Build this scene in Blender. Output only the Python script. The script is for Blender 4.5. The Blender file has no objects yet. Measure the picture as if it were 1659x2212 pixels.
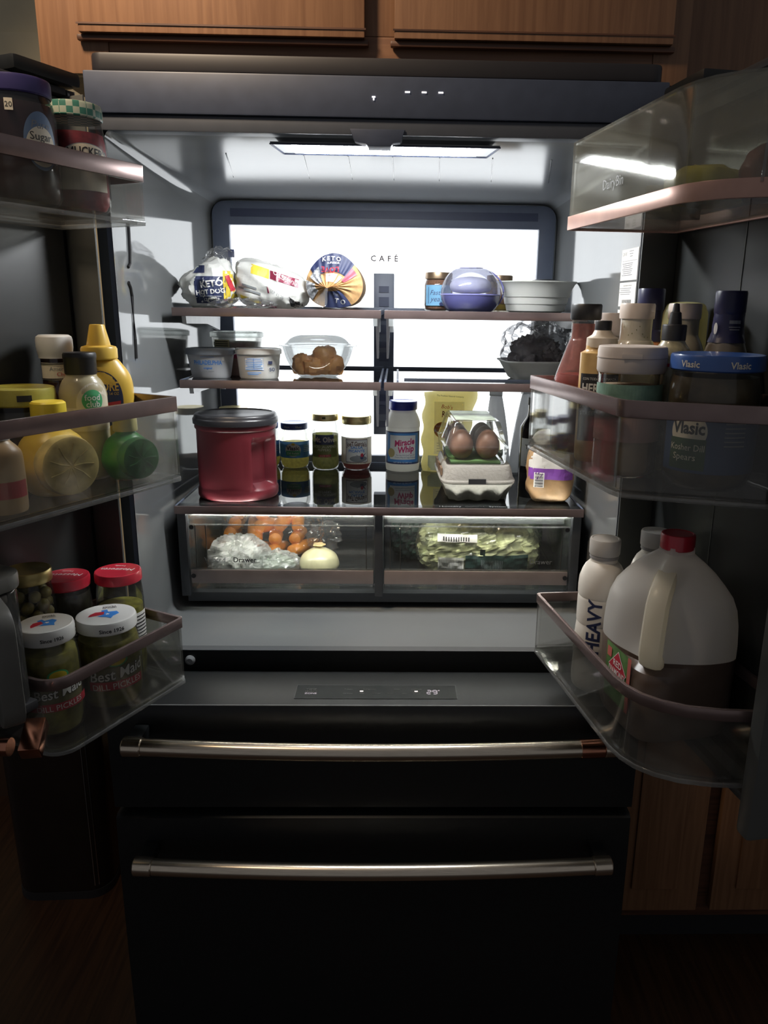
import bpy, bmesh, math, random
from mathutils import Vector, Matrix, noise
from mathutils.bvhtree import BVHTree

# ------------------------------------------------------------------ camera, world, lights, exposure
scene = bpy.context.scene
C = scene.collection
CAM_POS = (0.03176, -1.28013, 1.42)
PITCH, YAW, ROLL = math.radians(14.967), math.radians(1.333), math.radians(0.830)
cam_data = bpy.data.cameras.new('camera')
cam = bpy.data.objects.new('camera', cam_data)
C.objects.link(cam)
cam_data.sensor_fit = 'VERTICAL'
cam_data.sensor_height = 36.0
cam_data.lens = 36.0 * 1660.0 / 2212.0
cam_data.shift_x = -64.1 / 2212.0
cam_data.clip_start = 0.02
_f = Vector((math.sin(YAW) * math.cos(PITCH), math.cos(YAW) * math.cos(PITCH), -math.sin(PITCH)))
_r = Vector((math.cos(YAW), -math.sin(YAW), 0))
_u = _r.cross(_f)
_r2 = math.cos(ROLL) * _r + math.sin(ROLL) * _u
_u2 = -math.sin(ROLL) * _r + math.cos(ROLL) * _u
cam.matrix_world = Matrix(((_r2.x, _u2.x, -_f.x, CAM_POS[0]), (_r2.y, _u2.y, -_f.y, CAM_POS[1]),
                           (_r2.z, _u2.z, -_f.z, CAM_POS[2]), (0, 0, 0, 1)))
scene.camera = cam

world = bpy.data.worlds.new('dim_kitchen')
scene.world = world
world.use_nodes = True
world.node_tree.nodes['Background'].inputs[0].default_value = (0.95, 0.95, 1.0, 1)
world.node_tree.nodes['Background'].inputs[1].default_value = 0.120

PANEL_STRENGTH = 2.6        # backlit rear wall of the refrigerator
STRIP_STRENGTH = 135.0       # LED strip in the refrigerator ceiling

def area_light(name, loc, target, size, power, color):
    d = bpy.data.lights.new(name, 'AREA')
    d.shape = 'DISK'; d.size = size; d.energy = power; d.color = color; d.spread = math.radians(84)
    o = bpy.data.objects.new(name, d); C.objects.link(o)
    o.location = loc
    o.rotation_euler = (Vector(target) - Vector(loc)).to_track_quat('-Z', 'Y').to_euler()
    return o
area_light('kitchen_ceiling_lamp', (-0.62, -0.50, 2.45), (-0.30, 0.05, 1.86), 0.20, 4.2, (1.0, 0.78, 0.56))

scene.view_settings.view_transform = 'Standard'
scene.view_settings.look = 'None'
scene.view_settings.exposure = 0.20
scene.view_settings.gamma = 1.0
scene.view_settings.use_curve_mapping = False
scene.cycles.transparent_max_bounces = 14
scene.cycles.max_bounces = 6
scene.cycles.diffuse_bounces = 3
scene.cycles.glossy_bounces = 4
scene.cycles.adaptive_threshold = 0.06
scene.cycles.use_denoising = True
scene.cycles.sample_clamp_indirect = 4.0
scene.cycles.caustics_reflective = False
scene.cycles.caustics_refractive = False

# ------------------------------------------------------------------ materials
MATS = {}
def new_mat(name):
    m = bpy.data.materials.new(name); m.use_nodes = True
    nt = m.node_tree; nt.nodes.clear()
    out = nt.nodes.new('ShaderNodeOutputMaterial')
    return m, nt, out

def pbr(name, col, rough=0.5, metal=0.0, var=0.06, scale=40.0, bump=0.0, spec=0.5, coat=0.0, sub=0.0, trans=0.0, ior=1.5, aniso=None, tl=0.0, tp=0.0):
    """Principled with a procedural noise variation and relief."""
    if name in MATS: return MATS[name]
    m, nt, out = new_mat(name)
    b = nt.nodes.new('ShaderNodeBsdfPrincipled')
    tc = nt.nodes.new('ShaderNodeTexCoord')
    mp = nt.nodes.new('ShaderNodeMapping')
    nt.links.new(tc.outputs['Object'], mp.inputs[0])
    if aniso: mp.inputs['Scale'].default_value = aniso
    n = nt.nodes.new('ShaderNodeTexNoise'); n.inputs['Scale'].default_value = scale; n.inputs['Detail'].default_value = 4
    nt.links.new(mp.outputs[0], n.inputs['Vector'])
    r = nt.nodes.new('ShaderNodeValToRGB')
    lo = [max(0, c * (1 - var)) for c in col]; hi = [min(1, c * (1 + var)) for c in col]
    r.color_ramp.elements[0].color = (*lo, 1); r.color_ramp.elements[1].color = (*hi, 1)
    r.color_ramp.elements[0].position = 0.3; r.color_ramp.elements[1].position = 0.7
    nt.links.new(n.outputs['Fac'], r.inputs[0])
    nt.links.new(r.outputs[0], b.inputs['Base Color'])
    b.inputs['Roughness'].default_value = rough
    b.inputs['Metallic'].default_value = metal
    b.inputs['Specular IOR Level'].default_value = spec
    b.inputs['IOR'].default_value = ior
    b.inputs['Coat Weight'].default_value = coat
    b.inputs['Transmission Weight'].default_value = trans
    if sub:
        b.inputs['Subsurface Weight'].default_value = sub
        b.inputs['Subsurface Radius'].default_value = (0.01, 0.008, 0.006)
    if bump:
        bp = nt.nodes.new('ShaderNodeBump'); bp.inputs['Strength'].default_value = bump; bp.inputs['Distance'].default_value = 0.002
        nt.links.new(n.outputs['Fac'], bp.inputs['Height']); nt.links.new(bp.outputs[0], b.inputs['Normal'])
    if tl:      # paper or cloudy food that lets light through
        tb = nt.nodes.new('ShaderNodeBsdfTranslucent'); tb.inputs[0].default_value = (*[min(0.95, c ** 0.45) for c in col], 1)
        mx = nt.nodes.new('ShaderNodeMixShader'); mx.inputs[0].default_value = tl
        nt.links.new(b.outputs[0], mx.inputs[1]); nt.links.new(tb.outputs[0], mx.inputs[2])
        last = mx
        if tp:  # brine or thin food that can be seen through
            tr = nt.nodes.new('ShaderNodeBsdfTransparent'); tr.inputs[0].default_value = (*[min(0.95, c ** 0.45) for c in col], 1)
            m3 = nt.nodes.new('ShaderNodeMixShader'); m3.inputs[0].default_value = tp
            nt.links.new(mx.outputs[0], m3.inputs[1]); nt.links.new(tr.outputs[0], m3.inputs[2]); last = m3
        nt.links.new(last.outputs[0], out.inputs[0])
    else:
        nt.links.new(b.outputs[0], out.inputs[0])
    MATS[name] = m
    return m

def clear(name, tint=(0.93, 0.95, 0.95), haze=0.04, haze_col=(0.7, 0.7, 0.68), rough=0.04, gloss=0.55, bump=0.0, bscale=60.0, blend=0.25):
    """Thin clear plastic or glass: see-through, Fresnel gloss and a little haze."""
    if name in MATS: return MATS[name]
    m, nt, out = new_mat(name)
    tr = nt.nodes.new('ShaderNodeBsdfTransparent'); tr.inputs[0].default_value = (*tint, 1)
    gl = nt.nodes.new('ShaderNodeBsdfGlossy'); gl.inputs['Roughness'].default_value = rough
    df = nt.nodes.new('ShaderNodeBsdfDiffuse'); df.inputs[0].default_value = (*haze_col, 1)
    tl = nt.nodes.new('ShaderNodeBsdfTranslucent'); tl.inputs[0].default_value = (*haze_col, 1)
    hz = nt.nodes.new('ShaderNodeMixShader'); hz.inputs[0].default_value = 0.5
    nt.links.new(df.outputs[0], hz.inputs[1]); nt.links.new(tl.outputs[0], hz.inputs[2])
    m1 = nt.nodes.new('ShaderNodeMixShader')
    tc = nt.nodes.new('ShaderNodeTexCoord')
    n = nt.nodes.new('ShaderNodeTexNoise'); n.inputs['Scale'].default_value = bscale; n.inputs['Detail'].default_value = 3
    nt.links.new(tc.outputs['Object'], n.inputs['Vector'])
    mr = nt.nodes.new('ShaderNodeMapRange')
    mr.inputs['From Min'].default_value = 0.35; mr.inputs['From Max'].default_value = 0.65
    mr.inputs['To Min'].default_value = haze * 0.8; mr.inputs['To Max'].default_value = haze * 1.2
    nt.links.new(n.outputs['Fac'], mr.inputs[0])
    nt.links.new(mr.outputs[0], m1.inputs[0])
    nt.links.new(tr.outputs[0], m1.inputs[1]); nt.links.new(hz.outputs[0], m1.inputs[2])
    if bump:
        bp = nt.nodes.new('ShaderNodeBump'); bp.inputs['Strength'].default_value = bump; bp.inputs['Distance'].default_value = 0.003
        nt.links.new(n.outputs['Fac'], bp.inputs['Height'])
        nt.links.new(bp.outputs[0], gl.inputs['Normal'])
    lw = nt.nodes.new('ShaderNodeLayerWeight'); lw.inputs[0].default_value = blend
    m2 = nt.nodes.new('ShaderNodeMixShader')
    mul = nt.nodes.new('ShaderNodeMath'); mul.operation = 'MULTIPLY_ADD'
    mul.inputs[1].default_value = gloss; mul.inputs[2].default_value = 0.03
    nt.links.new(lw.outputs['Fresnel'], mul.inputs[0])
    nt.links.new(mul.outputs[0], m2.inputs[0])
    if bump: nt.links.new(bp.outputs[0], lw.inputs['Normal'])
    nt.links.new(m1.outputs[0], m2.inputs[1]); nt.links.new(gl.outputs[0], m2.inputs[2])
    nt.links.new(m2.outputs[0], out.inputs[0])
    MATS[name] = m
    return m

def milky(name, col, trans=0.25, rough=0.35):
    """Milk-white translucent plastic."""
    if name in MATS: return MATS[name]
    m, nt, out = new_mat(name)
    df = nt.nodes.new('ShaderNodeBsdfPrincipled'); df.inputs['Base Color'].default_value = (*col, 1); df.inputs['Roughness'].default_value = rough
    tl = nt.nodes.new('ShaderNodeBsdfTranslucent'); tl.inputs[0].default_value = (*col, 1)
    tr = nt.nodes.new('ShaderNodeBsdfTransparent'); tr.inputs[0].default_value = (0.95, 0.93, 0.9, 1)
    a = nt.nodes.new('ShaderNodeMixShader'); a.inputs[0].default_value = 0.5
    b = nt.nodes.new('ShaderNodeMixShader'); b.inputs[0].default_value = trans
    nt.links.new(df.outputs[0], a.inputs[1]); nt.links.new(tl.outputs[0], a.inputs[2])
    nt.links.new(a.outputs[0], b.inputs[1]); nt.links.new(tr.outputs[0], b.inputs[2])
    nt.links.new(b.outputs[0], out.inputs[0])
    MATS[name] = m
    return m

def glow(name, col, strength):
    if name in MATS: return MATS[name]
    m, nt, out = new_mat(name)
    e = nt.nodes.new('ShaderNodeEmission'); e.inputs[0].default_value = (*col, 1); e.inputs[1].default_value = strength
    nt.links.new(e.outputs[0], out.inputs[0]); MATS[name] = m
    return m

def wood(name, dark, light, axis='Z', rough=0.45):
    if name in MATS: return MATS[name]
    m, nt, out = new_mat(name)
    b = nt.nodes.new('ShaderNodeBsdfPrincipled'); b.inputs['Roughness'].default_value = rough
    tc = nt.nodes.new('ShaderNodeTexCoord'); mp = nt.nodes.new('ShaderNodeMapping')
    mp.inputs['Scale'].default_value = {'Z': (60, 60, 3), 'X': (3, 60, 60), 'Y': (60, 3, 60)}[axis]
    nt.links.new(tc.outputs['Object'], mp.inputs[0])
    n = nt.nodes.new('ShaderNodeTexNoise'); n.inputs['Scale'].default_value = 1.6; n.inputs['Detail'].default_value = 6; n.inputs['Distortion'].default_value = 0.6
    nt.links.new(mp.outputs[0], n.inputs['Vector'])
    r = nt.nodes.new('ShaderNodeValToRGB')
    r.color_ramp.elements[0].color = (*dark, 1); r.color_ramp.elements[1].color = (*light, 1)
    r.color_ramp.elements[0].position = 0.35; r.color_ramp.elements[1].position = 0.62
    nt.links.new(n.outputs['Fac'], r.inputs[0]); nt.links.new(r.outputs[0], b.inputs['Base Color'])
    bp = nt.nodes.new('ShaderNodeBump'); bp.inputs['Strength'].default_value = 0.15; bp.inputs['Distance'].default_value = 0.002
    nt.links.new(n.outputs['Fac'], bp.inputs['Height']); nt.links.new(bp.outputs[0], b.inputs['Normal'])
    nt.links.new(b.outputs[0], out.inputs[0]); MATS[name] = m
    return m

def checks(name, c1, c2, scale):
    if name in MATS: return MATS[name]
    m, nt, out = new_mat(name)
    b = nt.nodes.new('ShaderNodeBsdfPrincipled'); b.inputs['Roughness'].default_value = 0.4
    tc = nt.nodes.new('ShaderNodeTexCoord'); k = nt.nodes.new('ShaderNodeTexChecker')
    k.inputs['Scale'].default_value = scale
    k.inputs['Color1'].default_value = (*c1, 1); k.inputs['Color2'].default_value = (*c2, 1)
    nt.links.new(tc.outputs['Object'], k.inputs[0]); nt.links.new(k.outputs[0], b.inputs['Base Color'])
    nt.links.new(b.outputs[0], out.inputs[0]); MATS[name] = m
    return m

# shared materials
LINER = pbr('grey_liner', (0.150, 0.156, 0.158), 0.07, var=0.05, scale=5, ior=1.5)
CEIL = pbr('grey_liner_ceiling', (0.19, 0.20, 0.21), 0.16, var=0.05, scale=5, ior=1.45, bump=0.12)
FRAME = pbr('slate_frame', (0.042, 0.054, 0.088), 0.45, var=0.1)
BACKF = pbr('blue_grey_frame', (0.10, 0.12, 0.17), 0.45, var=0.04)
SLOT = pbr('deep_blue_slot', (0.035, 0.045, 0.085), 0.5)
BLACK = pbr('black_metal', (0.013, 0.0145, 0.0155), 0.38, 0.3, var=0.1, scale=90)
BLACKP = pbr('black_plastic', (0.018, 0.018, 0.02), 0.45)
DOORL = pbr('dark_door_liner', (0.024, 0.026, 0.0255), 0.40, var=0.08, scale=20)
DIKE = pbr('lit_door_dike', (0.085, 0.088, 0.083), 0.38, var=0.06, scale=20)  # lighter than the door liner: fridge light put into the colour
GASKET = pbr('dark_gasket', (0.035, 0.036, 0.04), 0.55)
GASKL = pbr('grey_gasket_edge', (0.30, 0.31, 0.32), 0.35)
STEEL = pbr('brushed_warm_steel', (0.66, 0.58, 0.47), 0.24, 1.0, var=0.12, scale=30, aniso=(1, 40, 40))
CHROME = pbr('chrome', (0.75, 0.75, 0.76), 0.12, 1.0)
COPPER = pbr('brushed_copper', (0.50, 0.22, 0.14), 0.18, 1.0, var=0.12, scale=25)
TRIM = pbr('rose_grey_trim', (0.25, 0.185, 0.175), 0.24, 0.7, var=0.12, scale=25)
TRIMD = pbr('crisper_trim', (0.34, 0.285, 0.27), 0.35, 0.2, var=0.08, scale=25)
TRIMC = pbr('rose_copper_trim', (0.50, 0.30, 0.24), 0.34, 0.45, var=0.15, scale=18)
BIN = clear('smoked_clear_bin', (0.945, 0.945, 0.93), 0.042, (0.55, 0.55, 0.51), 0.05)
BINT = clear('clear_bin_foot', (0.82, 0.83, 0.82), 0.20, (0.75, 0.76, 0.75), 0.05)
DAIRY = clear('frosted_dairy_cover', (0.90, 0.90, 0.86), 0.15, (0.66, 0.65, 0.57), 0.06)
GLASS = clear('jar_glass', (0.84, 0.85, 0.84), 0.025, (0.8, 0.8, 0.78), 0.03)
SHELFG = clear('shelf_glass', (0.965, 0.98, 0.98), 0.012, (0.7, 0.75, 0.75), 0.015, gloss=1.0, blend=0.36)
CRISP = clear('crisper_plastic', (0.93, 0.94, 0.93), 0.04, (0.7, 0.72, 0.7), 0.03)
FILM = clear('crinkled_film', (0.93, 0.93, 0.935), 0.06, (0.95, 0.95, 0.95), 0.12, gloss=0.55, bump=0.4, bscale=60, blend=0.22)
FILMB = clear('bag_film', (0.86, 0.86, 0.87), 0.13, (0.85, 0.85, 0.86), 0.12, gloss=0.6, bump=0.5, bscale=60)
FILMW = clear('cloudy_produce_film', (0.95, 0.96, 0.95), 0.34, (0.97, 0.98, 0.97), 0.12, gloss=0.6, bump=0.6, bscale=60, blend=0.25)
BOWLP = clear('clear_bowl_plastic', (0.64, 0.655, 0.655), 0.07, (0.85, 0.85, 0.85), 0.04)
WHITE = pbr('white_plastic', (0.72, 0.71, 0.68), 0.4, var=0.03, tl=0.15)
PAPER = pbr('white_label', (0.84, 0.83, 0.79), 0.6, var=0.03, tl=0.15)
CREAM = pbr('cream_label', (0.82, 0.75, 0.59), 0.6, tl=0.15)
NAVY = pbr('navy_print', (0.025, 0.035, 0.10), 0.5, tl=0.15)
INK = pbr('black_ink', (0.02, 0.02, 0.022), 0.55)
GREYINK = pbr('grey_ink', (0.22, 0.23, 0.24), 0.6)
BLUE = pbr('blue_print', (0.045, 0.23, 0.66), 0.45, tl=0.15)
BLUELID = pbr('blue_lid', (0.03, 0.07, 0.30), 0.3, coat=0.3)
RED = pbr('red_print', (0.50, 0.03, 0.05), 0.45, tl=0.15)
REDLID = pbr('red_lid', (0.50, 0.025, 0.045), 0.3, coat=0.3)
GREEN = pbr('green_print', (0.07, 0.40, 0.16), 0.5, tl=0.15)
YELLOW = pbr('yellow_print', (0.80, 0.60, 0.06), 0.5, tl=0.15)
GOLD = pbr('gold_lid', (0.72, 0.62, 0.32), 0.3, 0.85)
LIGHTP = glow('backlit_panel', (0.93, 0.97, 1.0), PANEL_STRENGTH)
STRIPM = glow('led_strip', (0.95, 0.98, 1.0), STRIP_STRENGTH)
LEDW = glow('small_led', (1.0, 0.88, 0.82), 3.0)
LEDP = glow('display_led', (0.95, 0.82, 0.90), 0.7)
for m_ in (LEDW, LEDP): m_.cycles.emission_sampling = 'NONE'
LEDDIM = pbr('printed_control_marks', (0.075, 0.075, 0.07), 0.6)
CRISPER_FILL = glow('added_crisper_glow', (1.0, 0.98, 0.90), 60.0)  # added fill glow for the produce bins, no known lamp

# ------------------------------------------------------------------ mesh helpers
class MB:
    """Collects faces; build() links them as one mesh object."""
    def __init__(s): s.v = []; s.f = []
    def add(s, vs, fs):
        o = len(s.v); s.v += [tuple(p) for p in vs]; s.f += [tuple(i + o for i in f) for f in fs]; return s
    def box(s, x0, x1, y0, y1, z0, z1):
        vs = [(x, y, z) for x in (x0, x1) for y in (y0, y1) for z in (z0, z1)]
        return s.add(vs, [(0, 1, 3, 2), (4, 6, 7, 5), (0, 4, 5, 1), (2, 3, 7, 6), (0, 2, 6, 4), (1, 5, 7, 3)])
    def prism(s, poly, z0, z1):
        n = len(poly)
        vs = [(x, y, z0) for x, y in poly] + [(x, y, z1) for x, y in poly]
        fs = [tuple(range(n - 1, -1, -1)), tuple(range(n, 2 * n))]
        fs += [(i, (i + 1) % n, n + (i + 1) % n, n + i) for i in range(n)]
        return s.add(vs, fs)
    def ring(s, outer, inner, z0, z1):
        """wall between two plan outlines of the same length"""
        n = len(outer)
        vs = [(x, y, z0) for x, y in outer] + [(x, y, z1) for x, y in outer] + [(x, y, z0) for x, y in inner] + [(x, y, z1) for x, y in inner]
        fs = []
        for i in range(n):
            j = (i + 1) % n
            fs += [(i, j, n + j, n + i), (2 * n + j, 2 * n + i, 3 * n + i, 3 * n + j), (n + i, n + j, 3 * n + j, 3 * n + i), (j, i, 2 * n + i, 2 * n + j)]
        return s.add(vs, fs)
    def rings(s, rings, cap0=True, cap1=True, closed=True):
        """loft rings of equal length"""
        n = len(rings[0]); vs = [p for r in rings for p in r]; fs = []
        for k in range(len(rings) - 1):
            for i in range(n if closed else n - 1):
                j = (i + 1) % n
                fs.append((k * n + i, k * n + j, (k + 1) * n + j, (k + 1) * n + i))
        if cap0: fs.append(tuple(range(n - 1, -1, -1)))
        if cap1: fs.append(tuple(range((len(rings) - 1) * n, len(rings) * n)))
        return s.add(vs, fs)
    def lathe(s, prof, n=32, sx=1, sy=1, pw=2.0, c=(0, 0, 0), cap0=True, cap1=True, disp=None):
        rs = []
        for r, z in prof:
            ring = []
            for i in range(n):
                a = 2 * math.pi * i / n
                k = srad(a, pw) * max(r, 1e-5)
                if disp: k += disp(a, z)
                ring.append((c[0] + k * sx * math.sin(a), c[1] - k * sy * math.cos(a), c[2] + z))
            rs.append(ring)
        return s.rings(rs, cap0, cap1)
    def tube(s, pts, r, n=10, caps=True):
        pts = [Vector(p) for p in pts]; rs = []
        rr = r if isinstance(r, (list, tuple)) else [r] * len(pts)
        up = Vector((0, 0, 1))
        for i, p in enumerate(pts):
            t = (pts[min(i + 1, len(pts) - 1)] - pts[max(i - 1, 0)]).normalized()
            a = t.cross(up)
            if a.length < 1e-3: a = t.cross(Vector((1, 0, 0)))
            a.normalize(); b = a.cross(t).normalized()
            rs.append([tuple(p + rr[i] * (math.cos(q) * a + math.sin(q) * b)) for q in [2 * math.pi * k / n for k in range(n)]])
        return s.rings(rs, caps, caps)
    def grid(s, fn, us, vs_):
        pts = [fn(u, v) for v in vs_ for u in us]; n = len(us)
        fs = [(j * n + i, j * n + i + 1, (j + 1) * n + i + 1, (j + 1) * n + i) for j in range(len(vs_) - 1) for i in range(n - 1)]
        return s.add(pts, fs)
    def xform(s, M):
        s.v = [tuple(M @ Vector(p)) for p in s.v]; return s
    def mesh(s, name, m, smooth=True, bevel=0.0, angle=35):
        if m and 'film' in m.name and len(s.v) > 300: smooth = False
        me = bpy.data.meshes.new(name); me.from_pydata(s.v, [], s.f); me.update()
        bm = bmesh.new(); bm.from_mesh(me)
        bmesh.ops.recalc_face_normals(bm, faces=bm.faces)
        if bevel:
            es = [e for e in bm.edges if len(e.link_faces) == 2 and e.calc_face_angle(0) > 0.6]
            bmesh.ops.bevel(bm, geom=es, offset=bevel, segments=2, affect='EDGES', profile=0.6, clamp_overlap=True)
        if smooth:
            for f in bm.faces: f.smooth = True
            for e in bm.edges:
                if len(e.link_faces) == 2 and e.calc_face_angle(0) > math.radians(angle): e.smooth = False
        bm.to_mesh(me); bm.free()
        if m: me.materials.append(m)
        return me
    def build(s, name, m, parent=None, smooth=True, bevel=0.0, label=None):
        o = bpy.data.objects.new(name, s.mesh(name, m, smooth, bevel)); C.objects.link(o)
        if parent: o.parent = parent
        if label: o['label'] = label
        return o

def srad(a, pw):
    if pw == 2.0: return 1.0
    return 1.0 / (abs(math.sin(a)) ** pw + abs(math.cos(a)) ** pw) ** (1.0 / pw)

def prof_r(prof, z):
    if z <= prof[0][1]: return prof[0][0]
    for (r0, z0), (r1, z1) in zip(prof, prof[1:]):
        if z0 <= z <= z1 and z1 > z0: return r0 + (r1 - r0) * (z - z0) / (z1 - z0)
    return prof[-1][0]

def smooth_prof(pts, k=4):
    """Catmull-Rom through (r, z) points"""
    out = []
    for i in range(len(pts) - 1):
        p0 = pts[max(i - 1, 0)]; p1 = pts[i]; p2 = pts[i + 1]; p3 = pts[min(i + 2, len(pts) - 1)]
        for j in range(k):
            t = j / k
            out.append(tuple(0.5 * (2 * p1[d] + (p2[d] - p0[d]) * t + (2 * p0[d] - 5 * p1[d] + 4 * p2[d] - p3[d]) * t * t + (3 * p1[d] - p0[d] - 3 * p2[d] + p3[d]) * t ** 3) for d in (0, 1)))
    out.append(pts[-1])
    lo_, hi_ = pts[0][1], pts[-1][1]; zz = lo_; res = []
    for r, z in out:
        zz = min(hi_, max(zz, z)); res.append((max(r, 0.0005), zz))
    return res

def thing(name, label, cat, loc=(0, 0, 0), rz=0.0, group=None):
    o = bpy.data.objects.new(name, None); C.objects.link(o)
    o.empty_display_size = 0.02
    o.location = loc; o.rotation_euler = (0, 0, rz)
    o['label'] = label; o['category'] = cat
    if group: o['group'] = group
    return o
def tag(o, label, cat, group=None):
    o['label'] = label; o['category'] = cat
    if group: o['group'] = group
    return o
def struct(o): o['kind'] = 'structure'; return o

def face_cam(x, y): return math.atan2(CAM_POS[0] - x, y - CAM_POS[1])

# ------------------------------------------------------------------ lettering and flat print
_TG = {}
def text_geo(s, shear=0.0, bold=0.0, space=1.0):
    k = (s, shear, bold, space)
    if k in _TG: return _TG[k]
    cu = bpy.data.curves.new('t', 'FONT'); cu.body = s; cu.size = 1.0; cu.align_x = 'CENTER'
    cu.shear = shear; cu.offset = bold; cu.space_character = space; cu.resolution_u = 2; cu.fill_mode = 'FRONT'
    ob = bpy.data.objects.new('t', cu)
    me = ob.to_mesh()
    vs = [(v.co.x / 0.73, v.co.y / 0.73 - 0.5) for v in me.vertices]; fs = [tuple(p.vertices) for p in me.polygons]
    ob.to_mesh_clear(); bpy.data.objects.remove(ob); bpy.data.curves.remove(cu)
    _TG[k] = (vs, fs)
    return _TG[k]

def refine(vs, fs, lim=0.0035):
    vs = list(vs); out = []; todo = []
    for f in fs:
        for k in range(1, len(f) - 1): todo.append((f[0], f[k], f[k + 1]))
    mid = {}
    while todo:
        t = todo.pop(); L = [(vs[t[i]][0] - vs[t[(i + 1) % 3]][0]) ** 2 + (vs[t[i]][1] - vs[t[(i + 1) % 3]][1]) ** 2 for i in range(3)]
        i = L.index(max(L))
        if L[i] < lim * lim: out.append(t); continue
        a, b, c = t[i], t[(i + 1) % 3], t[(i + 2) % 3]; k = (min(a, b), max(a, b))
        if k not in mid: mid[k] = len(vs); vs.append(((vs[a][0] + vs[b][0]) / 2, (vs[a][1] + vs[b][1]) / 2))
        m = mid[k]; todo += [(a, m, c), (m, b, c)]
    return vs, out

def prints(root, mapper, items, eps0=0.0004, step=0.00015):
    """items: rect / ell / poly / text laid on a surface through mapper(x, z, eps)"""
    by = {}
    for i, it in enumerate(items):
        e = eps0 + step * i; kind = it[0]; m = it[-1] if not isinstance(it[-1], dict) else it[-2]
        kw = it[-1] if isinstance(it[-1], dict) else {}
        nm = {'rect': 'label_panel', 'ell': 'emblem', 'poly': 'emblem', 'text': 'lettering'}[kind]
        nm = kw.get('name', nm)
        mb = by.setdefault((nm, m.name, 0 if nm in ('printed_line', 'barcode', 'rule_line') or len(items) > 40 else i), (MB(), m))[0]
        if kind == 'rect':
            _, x, z, w, h = it[:5]; nx = max(1, int(w / 0.004)); nz = max(1, int(h / 0.006))
            mb.grid(lambda u, v: mapper(u, v, e), [x - w / 2 + w * k / nx for k in range(nx + 1)], [z - h / 2 + h * k / nz for k in range(nz + 1)])
        elif kind == 'ell':
            _, x, z, rx, rz = it[:5]; n = 24
            mb.grid(lambda u, v: mapper(x + rx * math.sin(u), z + v * rz * math.cos(u), e), [-math.pi / 2 + math.pi * k / n for k in range(n + 1)], [-1, -0.5, 0, 0.5, 1])
        elif kind == 'poly':
            pts = it[1]
            if len(pts) == 4:
                v2, f2 = refine(pts, [(0, 1, 2, 3)]); mb.add([mapper(x, z, e) for x, z in v2], f2)
            else: mb.add([mapper(x, z, e) for x, z in pts], [tuple(range(len(pts)))])
        elif kind == 'text':
            _, s, x, z, size = it[:5]
            vs, fs = text_geo(s, kw.get('shear', 0), kw.get('bold', 0), kw.get('space', 1))
            ca, sa = math.cos(kw.get('rot', 0)), math.sin(kw.get('rot', 0)); sx = kw.get('sx', 1)
            out = []
            for a, b in vs:
                a, b = a * size * sx, b * size
                if 'arc' in kw: b -= kw['arc'] * a * a
                out.append((x + a * ca - b * sa, z + a * sa + b * ca))
            if size > 0.004: out, fs = refine(out, fs)
            mb.add([mapper(a, b, e) for a, b in out], fs)
    res = []
    for (nm, _, _), (mb, m) in by.items():
        res.append(mb.build(nm, m, root, smooth=False))
    return res

def cyl_map(prof, sx=1, sy=1, pw=2.0, a0=0.0):
    def f(x, z, e):
        r = prof_r(prof, z); a = a0 + x / max(r, 1e-4); k = (r + e) * srad(a, pw)
        return (k * sx * math.sin(a), -k * sy * math.cos(a), z)
    return f
def top_map(z, rot=0.0):
    c, s = math.cos(rot), math.sin(rot)
    return lambda x, y, e: (x * c - y * s, x * s + y * c, z + e)
def bvh_map(mb, depth=-1.0):
    t = BVHTree.FromPolygons([Vector(v) for v in mb.v], mb.f)
    def f(x, z, e):
        h = t.ray_cast(Vector((x, depth, z)), Vector((0, 1, 0)))
        if h[0] is None:
            h = t.find_nearest(Vector((x, depth * 0.3, z)))
        return (h[0].x, h[0].y - e - 0.0004, h[0].z)
    return f

def pillow(a, b, c, p=2.5, amp=0.004, freq=25.0, seed=0, n=40, m=24, fine=0.4):
    """crinkled bag: superellipsoid with ridged noise, resting on z = 0"""
    mb = MB(); rs = []
    off = Vector((seed * 7.3, seed * 3.1, seed * 1.7))
    for j in range(m + 1):
        ph = -math.pi / 2 + math.pi * j / m; ring = []
        for i in range(n):
            th = 2 * math.pi * i / n
            d = Vector((math.cos(ph) * math.sin(th), -math.cos(ph) * math.cos(th), math.sin(ph)))
            k = (abs(d.x) ** p + abs(d.y) ** p + abs(d.z) ** p) ** (-1 / p)
            q = Vector((d.x * k * a, d.y * k * b, d.z * k * c))
            s = (1 - abs(noise.noise(q * freq + off)) * 2.6) - 0.5 + fine * (1 - 2.4 * abs(noise.noise(q * freq * 2.3 + off)))
            q = q + q.normalized() * amp * s
            ring.append((q.x, q.y, max(0.0, q.z + c)))
        rs.append(ring)
    mb.rings(rs, False, False)
    return mb

def rrect(w, d, r, n=5):
    pts = []
    for cx, cy, a0 in ((w / 2 - r, d / 2 - r, 0), (-w / 2 + r, d / 2 - r, 90), (-w / 2 + r, -d / 2 + r, 180), (w / 2 - r, -d / 2 + r, 270)):
        for k in range(n + 1):
            a = math.radians(a0 + 90 * k / n); pts.append((cx + r * math.cos(a), cy + r * math.sin(a)))
    return pts
def inset(poly, d):
    """shrink a convex counter-clockwise outline by d"""
    n = len(poly); out = []
    for i in range(n):
        p0, p1, p2 = Vector(poly[i - 1]), Vector(poly[i]), Vector(poly[(i + 1) % n])
        e1 = (p1 - p0).normalized(); e2 = (p2 - p1).normalized()
        n1 = Vector((-e1.y, e1.x)); n2 = Vector((-e2.y, e2.x)); b = n1 + n2
        b = b / max(b.length_squared, 1e-6) * 2
        out.append(tuple(p1 + b * d))
    return out

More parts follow.
